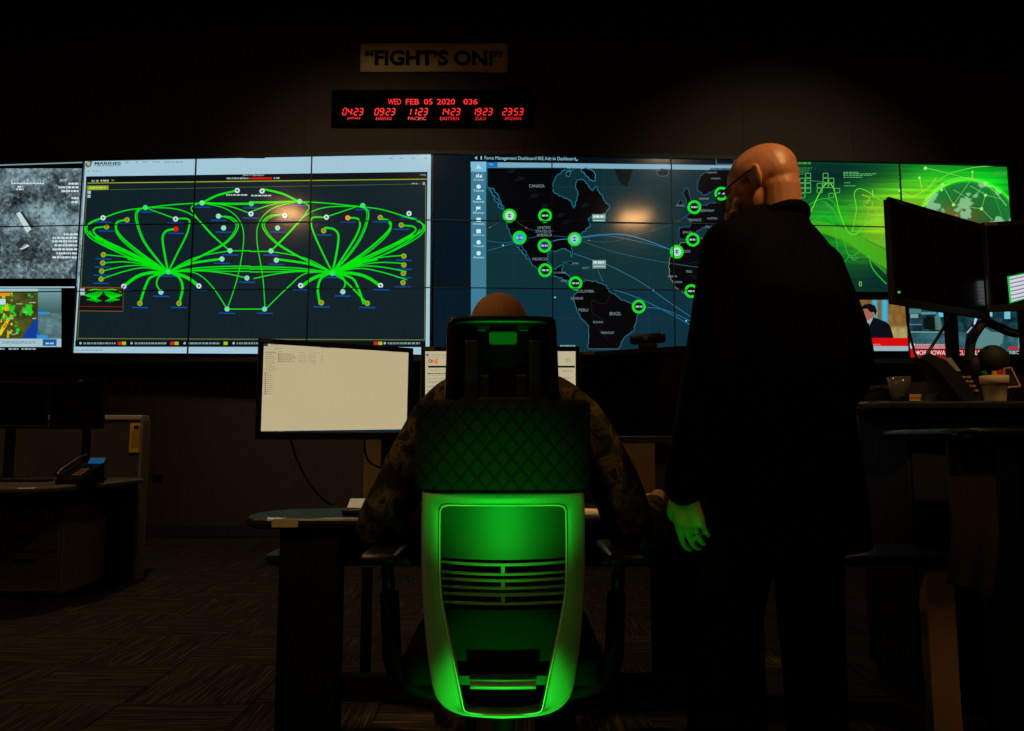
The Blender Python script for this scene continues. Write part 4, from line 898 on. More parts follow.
monitor('dark monitor nearest the partition end on the left workstation', pp_(50.5, 400, 5.24), pp_(103, 400, 4.98), at(80, 429, 5.1).z, at(80, 380, 5.1).z, .74, stickers=((.30, .34, -.001, .010, m_sticker2),), bez=.014)
monitor('dark monitor cut by the photo\u2019s left edge on the left workstation', pp_(-32, 400, 5.1), pp_(49, 400, 5.26), at(20, 428.5, 5.15).z, at(20, 381, 5.15).z, .74, bez=.014)
# desk phone
c = at(80, 484, 4.72)
tp = thing('desk_phone', 'black desk phone with small blue screen on the left workstation', 'phone', (c.x, 4.72, .74))
Mx = Matrix.Translation((c.x, 4.72, .74)) @ Matrix.Rotation(R(-18), 4, 'Z')
bm = new(); v0 = [(-.10, -.09, 0), (.10, -.09, 0), (.10, .09, 0), (-.10, .09, 0), (-.10, -.09, .03), (.10, -.09, .03), (.10, .08, .13), (-.10, .08, .13)]
vv = [bm.verts.new(Mx @ Vector(p)) for p in v0]
for fc in ((3, 2, 1, 0), (4, 5, 6, 7), (0, 1, 5, 4), (1, 2, 6, 5), (2, 3, 7, 6), (3, 0, 4, 7)): bm.faces.new([vv[i] for i in fc])
obj('base', bm, m_black, tp)
Mt = Mx @ Matrix.Translation((0.02, -.005, .082)) @ Matrix.Rotation(R(30.5), 4, 'X')
Ms = Mx @ Matrix.Translation((0.03, .075, .115)) @ Matrix.Rotation(R(62), 4, 'X')
obj('display', bx(-.05, .06, -.012, .042, .004, .010, M=Ms), scr((20, 78, 120), .8), tp); obj('display_frame', bx(-.06, .07, -.02, .052, -.006, .004, bevel=.002, M=Ms), mat('phone_silver', (150, 146, 140), .3, metal=.6), tp)
bm = new()
for i in range(4):
    for j in range(3): box(bm, -.02 + j * .024, -.004 + j * .024, -.06 + i * .02, -.048 + i * .02, .001, .006, M=Mt)
obj('keys', bm, mat('phone_keys', (150, 120, 92), .4), tp)
bm = new(); tube(bm, spline([Mx @ Vector(p) for p in ((-.075, -.10, .05), (-.078, -.07, .085), (-.078, 0, .125), (-.078, .07, .165), (-.075, .10, .165))], 5), [.02] * 3 + [.013] * 15 + [.02] * 3, 10); obj('handset', bm, m_black, tp, smooth=True)
bm = new(); box(bm, -.16, .14, -.05, .05, 0, .018, bevel=.004, M=Matrix.Translation((at(28, 478, 4.95).x, 4.95, .74)))
o = obj('keyboard', bm, m_black, origin=Vector((at(28, 478, 4.95).x, 4.95, .74))); tag(o, 'black keyboard on the left workstation under the dark monitors', 'keyboard')
bm = new()
for i in range(12):
    for j in range(3): box(bm, -.15 + i * .0235, -.132 + i * .0235, -.042 + j * .028, -.02 + j * .028, .018, .024, M=Matrix.Translation((at(28, 478, 4.95).x, 4.95, .74)))
obj('keys', bm, mat('worn_keys', (90, 84, 76), .3), o)
bm = new(); a = at(153, 476, WF - .03); box(bm, a.x, a.x + .10, WF - .05, WF, a.z - .015, a.z + .025, bevel=.006); tag(obj('wall_outlet', bm, m_black, origin=Vector((a.x, WF, a.z))), 'small dark box fixed to the back wall beside the partition', 'outlet box')

# ================================================================== RIGHT CONSOLE
m_cons = mat('console_black', (12, 12, 12), .45)
cs = thing('console_counter', 'tall black console counter with glass and flower pot, right', 'counter', (2.0, 3.0, 0))
CZ = 1.15
P = [(1.285, 3.35), (1.285, 2.95)] + [(1.385 + .1 * math.cos(R(t)), 2.86 + .1 * math.sin(R(t))) for t in (180, 205, 230, 250, 270)] + [(2.9, 2.72), (2.9, 3.35)]
bm = new(); prism(bm, P, CZ - .035, CZ, bevel=.013, seg=4); obj('counter_top', bm, mat('console_top', (26, 25, 24), .25), cs)
obj('cabinet', bx(1.52, 2.95, 2.9, 3.3, .08, CZ - .035, bevel=.004), m_cons, cs); obj('plinth', bx(1.55, 2.93, 2.94, 3.3, 0, .08), m_base, cs)
for i in range(3): 
    d_ = obj('cabinet_door', bx(1.53 + i * .47, 1.53 + i * .47 + .46, 2.885, 2.9, .10, CZ - .05, bevel=.003), m_cons, cs); obj('handle', bx(1.94 + i * .47, 1.955 + i * .47, 2.87, 2.885, .8, .95, bevel=.003), m_dkgrey, d_)
ls = thing('side_worktop', 'black side worktop with shiny rounded edge below the counter, right', 'worktop', (1.8, 2.4, 0))
bm = new(); prism(bm, rounded_rect(1.30, 2.6, 2.18, 2.70, .07), 1.005, 1.04, bevel=.015, seg=4); obj('top', bm, mat('console_top', (26, 25, 24), .25), ls)
obj('support', bx(1.62, 2.5, 2.42, 2.66, 0, 1.005, bevel=.004), m_cons, ls)
# draped dark cloth hanging from it
bm = new(); nx, nz = 26, 14; G = []
for j in range(nz):
    row = []
    for i in range(nx):
        u = i / (nx - 1); v = j / (nz - 1)
        a = at(955 + 47 * u, 540 + (46 + 15 * u) * v, 2.25)
        row.append(bm.verts.new((a.x, 2.26 + .018 * math.sin(u * 13 + v * 2) * v + .02 * v, a.z + (0.30 if j == 0 else 0))))
    G.append(row)
for j in range(nz - 1):
    for i in range(nx - 1): bm.faces.new((G[j][i], G[j + 1][i], G[j + 1][i + 1], G[j][i + 1]))
o = obj('hanging_cloth', bm, mat('brown_cloth', (74, 58, 44), .9, bump=.3, bscale=200), smooth=True, origin=Vector((1.42, 2.27, .55)))
sol = o.modifiers.new('thickness', 'SOLIDIFY'); sol.thickness = .006
tag(o, 'brown cloth hanging in folds from the side worktop, far right', 'cloth')
# monitors of the console
mt, mpl, _, _, _ = monitor('big black monitor turned edge-on to us, right of the standing man', pp_(892, 250, 2.62), pp_(986, 250, 2.97), at(888, 304, 2.62).z, at(884, 196.5, 2.62).z, CZ, bez=.02, deep=.05, stickers=((.05, .10, .004, .016, mat('green_sticker', (70, 130, 80), .7)),), stand_off=.15, su=.985)
f = Flat(mpl, -.003, .0006); f.rect(898.5, 291, 901, 293, (60, 200, 70), 1); f.build('screen_icons', mt)
a0 = pp_(983, 250, 3.0); a1 = (a0[0] + .60, 2.86)
mt, mpl, msc, _, _ = monitor('monitor with a small bright lined window at the photo\u2019s right edge', a0, a1, at(985, 312, 3.0).z, at(985, 222.5, 3.0).z, CZ, bez=.02, deep=.05, stickers=((.01, .06, .001, .014, m_sticker2),), stand_off=.10)
f = Flat(mpl, -.003, .0006)
f.poly([(1007.5, 276.4), (1036, 270.5), (1036, 296), (1010, 303.2)][::-1], (20, 190, 70), 1, 1.0); f.poly([(1009.6, 277.2), (1036, 271.8), (1036, 294.6), (1011.6, 301.6)][::-1], (196, 206, 216), 2, 1.1)
for i in range(6): f.line([(1009.8 + i * .3, 279.6 + i * 3.9), (1036, 274 + i * 3.9)], 1.3, (150, 120, 150), 3)
f.build('lined_window', mt)
# drinking glass
c = at(900, 402.5, 2.84); c.z = CZ
gl = thing('drinking_glass', 'clear drinking glass with a little green drink on the counter', 'glass', tuple(c))
m_glass = mat('clear_glass', (235, 225, 205), .05, trans=.95)
bm = new(); lathe(bm, [(.031, 0), (.0415, .094), (.0395, .0945), (.0295, .006), (.0, .005), ], c, 28); obj('vessel', bm, m_glass, gl, smooth=True)
bm = new(); lathe(bm, [(.0, .0065), (.0288, .0065), (.0325, .034), (.0, .034)], c, 24); obj('drink', bm, mat('green_drink', (70, 200, 20), .2, emit=(40, 130, 8), estr=.0), gl, smooth=True)
# flower pot with markers
c = at(995.5, 403, 2.84); c.z = CZ
po = thing('flower_pot', 'pale ridged flower pot holding coloured pens on the counter', 'pot', tuple(c))
bm = new(); lathe(bm, [(.0, .004), (.034, 0), (.036, .004), (.043, .066), (.0475, .068), (.050, .098), (.046, .099), (.043, .07), (.0, .06)], c, 28); obj('pot', bm, mat('pot_clay', (196, 172, 140), .7, noise=.05, nscale=30), po, smooth=True)
for lab, dx, dy, col, tx, h in (('red marker pen standing in the flower pot', .024, 0, (200, 22, 18), .014, .115), ('yellow marker pen standing in the flower pot', .006, .006, (220, 170, 22), .004, .112), ('green marker pen leaning left in the flower pot', -.03, 0, (20, 120, 40), -.03, .11)):
    b0 = c + Vector((dx * .5, dy, .066)); b1 = c + Vector((dx + tx * .3, dy, h + .006))
    t = thing('marker_pen', lab, 'pen', tuple(b0)); bm = new(); tube(bm, [b0, b0.lerp(b1, .55)], .008, 10); obj('barrel', bm, m_white, t); bm = new(); tube(bm, [b0.lerp(b1, .55), b1], [.0095, .009], 10); obj('cap', bm, mat('pen_%d_%d' % (col[0], col[1]), col, .4), t)
# picture frame behind the pot
p0, p1, p2, p3 = at(1004, 368.5, 3.0), at(1011, 368, 3.02), at(1020, 386.5, 2.98), at(1003, 388, 2.97)
fr = thing('photo_frame', 'tan-edged photo frame leaning behind the flower pot', 'frame', (p3.x, p3.y, CZ))
sh = CZ + .006 - min(p2.z, p3.z)
for p in (p0, p1, p2, p3): p.z += sh * 0
bm = new()
for a, b_ in ((p0, p1), (p1, p2), (p2, p3), (p3, p0)): tube(bm, [a, b_], .0045, 6)
obj('moulding', bm, mat('tan_moulding', (176, 132, 78), .5), fr)
bm = new(); vv = [bm.verts.new(p + Vector((0, .004, 0))) for p in (p0, p1, p2, p3)]; bm.faces.new(vv)
o = obj('backing', bm, m_black, fr); o.modifiers.new('thickness', 'SOLIDIFY').thickness = .004
bm = new(); tube(bm, [p2 + Vector((0, .004, 0)), (p2.x - .02, p2.y + .05, CZ)], .004, 6); tube(bm, [p3 + Vector((0, .004, 0)), (p3.x + .02, p3.y + .05, CZ)], .004, 6); obj('easel_legs', bm, m_black, fr)
# conference phone: tall wedge with display
cph = thing('console_phone', 'large black desk phone with tilted grey display on the counter', 'phone', tuple(Vector((at(935, 403, 2.9).x, 2.9, CZ))))
m_phone = mat('phone_black', (5, 5, 5), .6, spec=.3)
def wedge(pts, y0, y1):
    bm = new(); A = [bm.verts.new(Vector((at(p[0], p[1], 2.86).x, y0, max(CZ, at(p[0], p[1], 2.86).z)))) for p in pts]; B = [bm.verts.new(v.co + Vector((0, y1 - y0, 0))) for v in A]
    bm.faces.new(A); bm.faces.new(B[::-1]); n = len(A)
    for i in range(n): bm.faces.new((A[i], B[i], B[(i + 1) % n], A[(i + 1) % n]))
    bmesh.ops.recalc_face_normals(bm, faces=bm.faces[:]); return bm
obj('base', wedge([(924, 404), (936, 392), (928, 368), (918, 359), (930, 357), (953, 370), (964, 384), (976, 396), (978, 404)], 2.825, 2.90), m_phone, cph)
obj('handset', wedge([(911, 361), (918, 356), (934, 363), (950, 380), (960, 392), (962, 403), (950, 404), (944, 396), (928, 374)], 2.775, 2.82), m_phone, cph)
q0, q1, q2, q3 = at(932, 358.5, 2.815), at(951, 357.5, 2.825), at(961, 371, 2.82), at(946, 372, 2.81)
bm = new(); vv = [bm.verts.new(p) for p in (q0, q1, q2, q3)]; bm.faces.new(vv); o = obj('display', bm, mat('phone_display', (120, 120, 112), .25), cph); o.modifiers.new('thickness', 'SOLIDIFY').thickness = -.006
bm = new()
for i in range(4):
    for j in range(3):
        a = at(959 + j * 4.5 + i * 2.6, 377 + i * 4.5, 2.82); box(bm, a.x - .006, a.x + .006, a.y - .006, a.y + .02, a.z - .004, a.z + .004)
obj('keys', bm, mat('phone_keys', (150, 120, 92), .4), cph)
# headset: band arc and cushions
hs = thing('headset', 'black headset standing on the counter before the news picture', 'headset', tuple(Vector((at(990, 403, 3.05).x, 3.05, CZ))))
bm = new(); tube(bm, spline([at(969, 362, 3.05), at(971, 343, 3.05), at(977, 331, 3.05), at(985, 322.5, 3.05), at(996, 326, 3.05), at(1008, 331.5, 3.05), at(1018, 334, 3.05)], 7), .018, 10); obj('headband', bm, m_black_matte, hs, smooth=True)
def ell(bm, c, r, M=None, u=20, v=12):
    rr = bmesh.ops.create_uvsphere(bm, u_segments=u, v_segments=v, radius=1.0)
    for w in rr['verts']:
        p = Vector((w.co.x * r[0], w.co.y * r[1], w.co.z * r[2])); w.co = Vector(c) + (M @ p if M is not None else p)
bm = new(); ell(bm, at(993, 360, 3.04), (.062, .05, .062)); obj('ear_cushion', bm, m_black_matte, hs, smooth=True)
bm = new(); ell(bm, at(972, 366, 3.06), (.03, .04, .05)); obj('ear_cushion', bm, m_black_matte, hs, smooth=True)
bm = new(); a = at(993, 376, 3.05); tube(bm, [a, (a.x, 3.05, CZ + .012)], .012, 10); box(bm, a.x - .05, a.x + .05, 3.0, 3.10, CZ, CZ + .012, bevel=.004); obj('stand', bm, m_black, hs)
cable('thin black cable slanting left of the console monitor stand', [at(906, 300, 2.84), at(908, 325, 2.86), at(914, 350, 2.88), at(918, 362, 2.9)], .005)
cable('thin black cable crossing the news picture toward the monitor stand', [at(952, 312, 2.94), at(944, 327, 2.93), at(934, 343, 2.92), at(925, 357, 2.9)], .006)
# low dark bag and tan box behind the glass
m_pouch = mat('pouch_black', (4, 4, 4), .9, spec=.1)
bg = thing('fabric_pouch', 'low black fabric pouch beside the drinking glass', 'pouch', tuple(Vector((at(882, 403, 2.95).x, 2.95, CZ))))
bm = new(); ell(bm, (at(878, 403, 2.95).x, 2.95, CZ), (.066, .05, .062))
bmesh.ops.bisect_plane(bm, geom=bm.verts[:] + bm.edges[:] + bm.faces[:], plane_co=(0, 0, CZ + .001), plane_no=(0, 0, -1), clear_outer=True)
bmesh.ops.holes_fill(bm, edges=bm.edges[:]); obj('body', bm, m_pouch, bg, smooth=True)
bm = new(); tube(bm, spline([(at(878, 403, 2.95).x - .05, 2.93, CZ + .042), (at(878, 403, 2.95).x, 2.915, CZ + .058), (at(878, 403, 2.95).x + .05, 2.93, CZ + .042)], 6), .004, 8); obj('zip_seam', bm, m_pouch, bg)
a = at(852, 397, 3.2); b_ = at(921, 404, 3.2)
tb = thing('cardboard_box', 'flat tan cardboard box on the counter behind the drinking glass', 'box', ((a.x + b_.x) / 2, 3.25, CZ))
obj('tray', bx(a.x, b_.x, 3.2, 3.32, CZ, CZ + .046, bevel=.002), mat('cardboard', (206, 150, 88), .85, noise=.05, nscale=25), tb); obj('lid', bx(a.x - .003, b_.x + .003, 3.197, 3.323, CZ + .036, CZ + .052, bevel=.002), mat('cardboard', (206, 150, 88), .85), tb)

# ================================================================== CHAIR
m_shell = mat('chair_shell', (150, 148, 144), .42, spec=.5, bump=.04, bscale=1200)
m_cblack = mat('chair_black', (13, 13, 14), .35, bump=.08, bscale=900)
ch = thing('office_chair', 'high-backed office chair with grey shell lit green, quilted pad and headrest', 'chair', (-.02, 1.95, 0))
def cd(py):                                            # depth of the chair back at a given height (it leans back)
    return 1.735 - .125 * (722 - py) / 232.0
def loop(corners, n):
    out = []
    for seg, m_ in zip(corners, n):
        L = [0]
        S = spline([Vector((p[0], p[1], 0)) for p in seg], 10)
        for a, b_ in zip(S, S[1:]): L.append(L[-1] + (b_ - a).length)
        for i in range(m_):
            d_ = L[-1] * i / m_; j = max(q for q in range(len(L)) if L[q] <= d_); j = min(j, len(S) - 2)
            t = (d_ - L[j]) / (L[j + 1] - L[j]); p = S[j].lerp(S[j + 1], t); out.append((p.x, p.y))
    return out
CX = 503.0
def sym(right):                                        # right half polyline from top centre to bottom centre -> closed loop in three segments each side
    segs = right + [[(2 * CX - p[0], p[1]) for p in s_][::-1] for s_ in right[::-1]]
    return segs
outer = sym([[(503, 491.5), (545, 491.5), (586, 492)], [(586, 492), (587, 530), (586.5, 575), (584.5, 615), (581, 655), (576, 688)], [(576, 688), (571, 702), (560, 712), (540, 718), (503, 720.5)]])
inner = sym([[(503, 505.5), (540, 505.5), (561, 505.8), (566, 511)], [(566, 511), (566.3, 550), (565.5, 590), (560, 625), (550, 672), (543, 706)], [(543, 706), (541, 711), (535, 713), (520, 714.5), (503, 715)]])
NS = (14, 30, 14, 14, 30, 14)
lo = loop(outer, NS); li = loop(inner, NS); N = len(lo)
bm = new(); rings = []
def ringpts(w, dy):
    return [bm.verts.new(at(a[0] * (1 - w) + b_[0] * w, a[1] * (1 - w) + b_[1] * w, cd(a[1] * (1 - w) + b_[1] * w)) + Vector((0, dy(w, a), 0))) for a, b_ in zip(lo, li)]
prof = [(0.0, .075), (0.0, .030), (.02, .020), (.10, .008), (.3, .001), (.55, 0), (.88, .0), (.90, .0003), (.92, .003), (.985, .012), (1.0, .015), (1.0, .05)]
for w, d_ in prof:
    def dyf(w_, a, d_=d_): 
        s_ = abs(a[0] - CX) / 84.0
        return d_ + .014 * s_ ** 3                      # the shell wraps forward at its sides
    rings.append(ringpts(w, dyf))
for r0, r1 in zip(rings, rings[1:]):
    for i in range(N): bm.faces.new((r0[i], r0[(i + 1) % N], r1[(i + 1) % N], r1[i]))
for i in range(N): bm.faces.new((rings[0][(i + 1) % N], rings[0][i], rings[-1][i], rings[-1][(i + 1) % N]))
bmesh.ops.recalc_face_normals(bm, faces=bm.faces[:])
shell = obj('back_shell', bm, m_shell, ch, smooth=True)
bm = new(); tube(bm, [at(p[0], p[1], cd(p[1]) + .003) for p in li + li[:1]], .0015, 8, caps=False); obj('inner_rim_highlight', bm, mat('rim_highlight_pale', (236, 234, 228), .3), shell, smooth=True)  # thin pale tube stands in for the highlight along the inner rim
def bent(px, py, off):                                  # panel inside the shell, gently bowed
    s_ = (px - CX) / 64.0; return at(px, py, cd(py) + off + .014 * s_ * s_)
def panel(name, rows, off, thick, mm, cols=28, parent=ch):
    """rows: list of (y at centre, sag at sides, x0, x1)"""
    bm = new(); G = []
    for (y_, sg_, x0, x1) in rows:
        G.append([bm.verts.new(bent(x0 + (x1 - x0) * i / cols, y_ - sg_ * (2 * i / cols - 1) ** 2, off)) for i in range(cols + 1)])
    for a, b_ in zip(G, G[1:]):
        for i in range(cols): bm.faces.new((a[i], b_[i], b_[i + 1], a[i + 1]))
    bmesh.ops.recalc_face_normals(bm, faces=bm.faces[:])
    o = obj(name, bm, mm, parent); s_ = o.modifiers.new('thickness', 'SOLIDIFY'); s_.thickness = thick; s_.offset = 0
    return o
def half(y_):                                           # half width of the opening at height y
    if y_ < 590: return 65.0
    return 65 - (y_ - 590) * (65 - 39) / (714 - 590) + 1.5
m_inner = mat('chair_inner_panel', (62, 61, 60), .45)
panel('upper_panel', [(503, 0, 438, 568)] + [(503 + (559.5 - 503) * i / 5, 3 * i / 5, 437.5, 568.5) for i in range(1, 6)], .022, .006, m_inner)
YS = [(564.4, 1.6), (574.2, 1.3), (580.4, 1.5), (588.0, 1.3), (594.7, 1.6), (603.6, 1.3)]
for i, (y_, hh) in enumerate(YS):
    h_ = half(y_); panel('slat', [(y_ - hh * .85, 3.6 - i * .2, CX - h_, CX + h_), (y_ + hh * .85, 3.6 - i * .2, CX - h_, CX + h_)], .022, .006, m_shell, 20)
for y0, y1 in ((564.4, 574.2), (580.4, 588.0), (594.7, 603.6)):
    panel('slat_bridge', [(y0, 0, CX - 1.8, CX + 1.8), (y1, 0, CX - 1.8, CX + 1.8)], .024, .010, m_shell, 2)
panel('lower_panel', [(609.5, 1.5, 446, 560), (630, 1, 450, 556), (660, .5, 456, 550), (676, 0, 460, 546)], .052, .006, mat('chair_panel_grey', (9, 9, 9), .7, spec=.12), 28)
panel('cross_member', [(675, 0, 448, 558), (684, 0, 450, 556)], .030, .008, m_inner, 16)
bm = new(); vv = []
for (y_, off) in ((681, .020), (684.5, -.004), (687.5, -.006), (689, .004)):
    vv.append([bm.verts.new(bent(470 + 66 * i / 12, y_ + .6 * math.sin(math.pi * i / 12), off)) for i in range(13)])
for a, b_ in zip(vv, vv[1:]):
    for i in range(12): bm.faces.new((a[i], b_[i], b_[i + 1], a[i + 1]))
bmesh.ops.recalc_face_normals(bm, faces=bm.faces[:]); o = obj('tilt_lip', bm, m_shell, ch, smooth=True); o.modifiers.new('thickness', 'SOLIDIFY').thickness = .006
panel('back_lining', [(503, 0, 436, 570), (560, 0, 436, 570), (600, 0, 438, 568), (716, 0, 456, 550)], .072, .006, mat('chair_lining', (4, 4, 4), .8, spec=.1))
# quilted pad
def quilt(u, v):                                        # 0 in the stitch lines
    a = (u / 17.2 + v / 20.5) % 1.0; b_ = (u / 17.2 - v / 20.5) % 1.0
    return min(abs(a - .5), abs(b_ - .5)) * 2
bm = new(); W, H = 180, 96; G = []; Q = []
x0, x1, y0, y1 = 415.5, 590.5, 399.5, 491.0
for j in range(H + 1):
    row = []
    for i in range(W + 1):
        u = i / W; v = j / H
        r_ = .06; k_ = 1.0
        sq = max(abs(2 * u - 1), 0); sv = abs(2 * v - 1)
        rx = 1.0 - .0; 
        # superellipse outline and puffed edge
        e_ = max(0, (1 - sq ** 14)) ** .5 * max(0, (1 - sv ** 14)) ** .5
        px_ = CX + (u - .5) * (x1 - x0) * (1 - .035 * sv ** 16); py_ = (y0 + y1) / 2 + (v - .5) * (y1 - y0) * (1 - .03 * sq ** 16)
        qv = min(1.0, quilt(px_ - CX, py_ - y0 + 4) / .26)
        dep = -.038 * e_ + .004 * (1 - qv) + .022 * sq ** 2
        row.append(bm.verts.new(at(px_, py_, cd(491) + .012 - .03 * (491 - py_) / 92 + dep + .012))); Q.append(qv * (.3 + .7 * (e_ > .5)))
    G.append(row)
for j in range(H):
    for i in range(W): bm.faces.new((G[j][i], G[j + 1][i], G[j + 1][i + 1], G[j][i + 1]))
bmesh.ops.recalc_face_normals(bm, faces=bm.faces[:])
m_pad = bpy.data.materials.new('quilted_fabric'); m_pad.use_nodes = True
b = m_pad.node_tree.nodes['Principled BSDF']; b.inputs['Roughness'].default_value = .85; b.inputs['Specular IOR Level'].default_value = .2
an = m_pad.node_tree.nodes.new('ShaderNodeAttribute'); an.attribute_name = 'stitch'
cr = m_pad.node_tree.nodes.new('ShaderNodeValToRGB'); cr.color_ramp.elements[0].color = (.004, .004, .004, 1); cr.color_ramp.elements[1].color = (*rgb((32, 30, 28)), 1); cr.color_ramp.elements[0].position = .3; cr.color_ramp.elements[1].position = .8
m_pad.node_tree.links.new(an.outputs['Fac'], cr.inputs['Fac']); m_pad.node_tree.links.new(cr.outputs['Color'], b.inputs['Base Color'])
pad = obj('quilted_pad', bm, m_pad, ch, smooth=True)
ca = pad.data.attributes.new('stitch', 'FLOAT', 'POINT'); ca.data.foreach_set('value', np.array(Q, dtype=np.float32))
YP = cd(491)
a = at(418, 400, YP); b_ = at(588, 491, YP)
obj('pad_core', bx(a.x, b_.x, YP + .035, YP + .075, b_.z, a.z, bevel=.015), m_cblack, ch)
# headrest
HY = 1.60
def hp(px, py, off=0.0): return at(px, py, HY + off)
hd = obj('headrest_plate', bx(hp(450, 0).x, hp(553, 0).x, HY + .045, HY + .062, hp(0, 398).z, hp(0, 319).z, bevel=.006), m_cblack, ch)
bm = new()
outl = [(444.5, 399), (446, 360), (447, 326), (450, 319), (456, 316.6), (503, 315.6), (548, 316.6), (554, 319), (556.5, 326), (558, 360), (559.5, 399)]
inl = [(460.5, 399), (461, 360), (462, 334), (463, 331), (468, 330), (503, 330), (536, 330), (541, 331), (542.5, 334), (543, 360), (543, 399)]
lo2 = spline([Vector((*p, 0)) for p in outl], 5); li2 = spline([Vector((*p, 0)) for p in inl], 5)
R_ = []
for w, d_ in ((0, .055), (0, .012), (.05, .003), (.2, 0), (.55, .006), (1.0, .035), (1.0, .055)):
    R_.append([bm.verts.new(hp(p.x * (1 - w) + q.x * w, p.y * (1 - w) + q.y * w, d_)) for p, q in zip(lo2, li2)])
for a, b_ in zip(R_, R_[1:]):
    for i in range(len(a) - 1): bm.faces.new((a[i], a[i + 1], b_[i + 1], b_[i]))
for e_ in (0, -1):
    bm.faces.new([r_[e_] for r_ in R_])
for i in range(len(R_[0]) - 1): bm.faces.new((R_[0][i + 1], R_[0][i], R_[-1][i], R_[-1][i + 1]))
bmesh.ops.recalc_face_normals(bm, faces=bm.faces[:]); obj('headrest_rim', bm, m_cblack, ch, smooth=True)
m_hr = mat('headrest_dark', (22, 21, 20), .5); m_hr2 = mat('headrest_glow_grey', (120, 118, 114), .5)  # second grey is made paler where the green glow falls
for s_ in (-1, 1):
    P0, P1 = hp(503 + s_ * 32 - 6.5, 339.5, .018), hp(503 + s_ * 32 + 6.5, 402, .018)
    obj('stanchion', bx(min(P0.x, P1.x), max(P0.x, P1.x), HY + .018, HY + .046, P1.z, P0.z, bevel=.005), m_hr, ch)
    P0, P1 = hp(503 + s_ * 18.5 - 5, 374, .02), hp(503 + s_ * 18.5 + 5, 402, .02)
    obj('guide', bx(P0.x, P1.x, HY + .025, HY + .046, P1.z, P0.z, bevel=.004), m_hr, ch)
    bm = new(); vv = [bm.verts.new(hp(503 + s_ * x_, y_, o_)) for x_, y_, o_ in ((17, 321, .014), (25, 321, .014), (25, 329.5, .040), (17, 329.5, .040))]; bm.faces.new(vv if s_ > 0 else vv[::-1])
    bmesh.ops.recalc_face_normals(bm, faces=bm.faces[:]); o = obj('glow_plate', bm, m_hr2, ch); o.modifiers.new('thickness', 'SOLIDIFY').thickness = .004  # plate added below the rim, tilted down to hold a green glow patch
P0, P1 = hp(489, 331, 0), hp(517, 342, 0)
bm = new(); A = [(P0.x, .004, P0.z), (P1.x, .004, P0.z), (P1.x, .030, P1.z), (P0.x, .030, P1.z)]; A = [Vector((p[0], HY + p[1], p[2])) for p in A]; A = [bm.verts.new(p) for p in A]; Bk = [bm.verts.new((p.co.x, HY + .046, p.co.z)) for p in A]  # block front slanted downward so that it takes the green light
bm.faces.new(A); bm.faces.new(Bk[::-1])
for i in range(4): bm.faces.new((A[i], Bk[i], Bk[(i + 1) % 4], A[(i + 1) % 4]))
bmesh.ops.recalc_face_normals(bm, faces=bm.faces[:]); bmesh.ops.bevel(bm, geom=bm.edges[:], offset=.003, segments=2, affect='EDGES'); obj('centre_block', bm, m_hr2, ch)
P0, P1 = hp(503 - 52, 396, 0), hp(503 + 52, 404, 0); obj('headrest_bar', bx(P0.x, P1.x, HY + .02, HY + .06, P1.z, P0.z, bevel=.006), m_hr, ch)
obj('headrest_post', bx(-.10, .06, HY + .05, HY + .075, at(0, 425, HY).z, at(0, 390, HY).z, bevel=.004), m_cblack, ch)
obj('headrest_cushion', bx(hp(452, 0).x, hp(551, 0).x, HY + .062, HY + .11, hp(0, 395).z, hp(0, 321).z, bevel=.02, seg=3), m_cblack, ch)
# seat, armrests, base
m_under = mat('chair_under_black', (3, 3, 3), .8, spec=.1)
obj('seat', bx(-.26, .22, 1.80, 2.30, .43, .515, bevel=.03, seg=3), m_under, ch, smooth=True)
for s_ in (-1, 1):
    F_ = lambda x_, y_, Y: at(CX + s_ * x_ - 0, y_, Y)
    bm = new(); tube(bm, spline([F_(60, 694, 1.92), F_(94, 684, 1.92), F_(106, 672, 1.92), F_(111, 655, 1.92), F_(112, 632, 1.93), F_(113, 608, 1.94), F_(114, 592, 1.95)], 6), [.02] * 12 + [.024] * 25, 12); obj('arm_bracket', bm, m_under, ch, smooth=True)
    bm = new(); tube(bm, [F_(114, 600, 1.95), F_(116, 556, 1.97)], .017, 12); obj('arm_post', bm, m_cblack, ch, smooth=True)
    q = F_(116, 552, 1.97); obj('armrest', bx(q.x - .045, q.x + .045, 1.83, 2.12, q.z - .014, q.z + .014, bevel=.012, seg=3), m_cblack, ch, smooth=True)
bm = new(); lathe(bm, [(.028, .10), (.028, .30), (.05, .30), (.05, .34), (.12, .36), (.12, .43)], (-.02, 2.03, 0), 20); obj('gas_lift', bm, m_under, ch)
for k_ in range(5):
    a_ = R(72 * k_ + 18); d_ = Vector((math.cos(a_), math.sin(a_), 0)); c0 = Vector((-.02, 2.03, .115))
    bm = new(); tube(bm, [c0, c0 + d_ * .16 - Vector((0, 0, .01)), c0 + d_ * .31 - Vector((0, 0, .035))], [.035, .027, .02], 10); lg = obj('base_leg', bm, m_under, ch, smooth=True)
    w = c0 + d_ * .31; w.z = .03; s2 = Vector((-d_.y, d_.x, 0)); bm = new(); tube(bm, [w - s2 * .028, w - s2 * .008], .03, 14); tube(bm, [w + s2 * .008, w + s2 * .028], .03, 14); tube(bm, [w, (w.x, w.y, .09)], .008, 8); obj('caster', bm, m_under, lg)
bm = new(); tube(bm, spline([(-.02, 2.0, .40), (-.02, 1.90, .40), (-.02, 1.862, .44), (-.02, 1.85, .60)], 6), .03, 10); obj('back_spine', bm, m_cblack, ch, smooth=True)

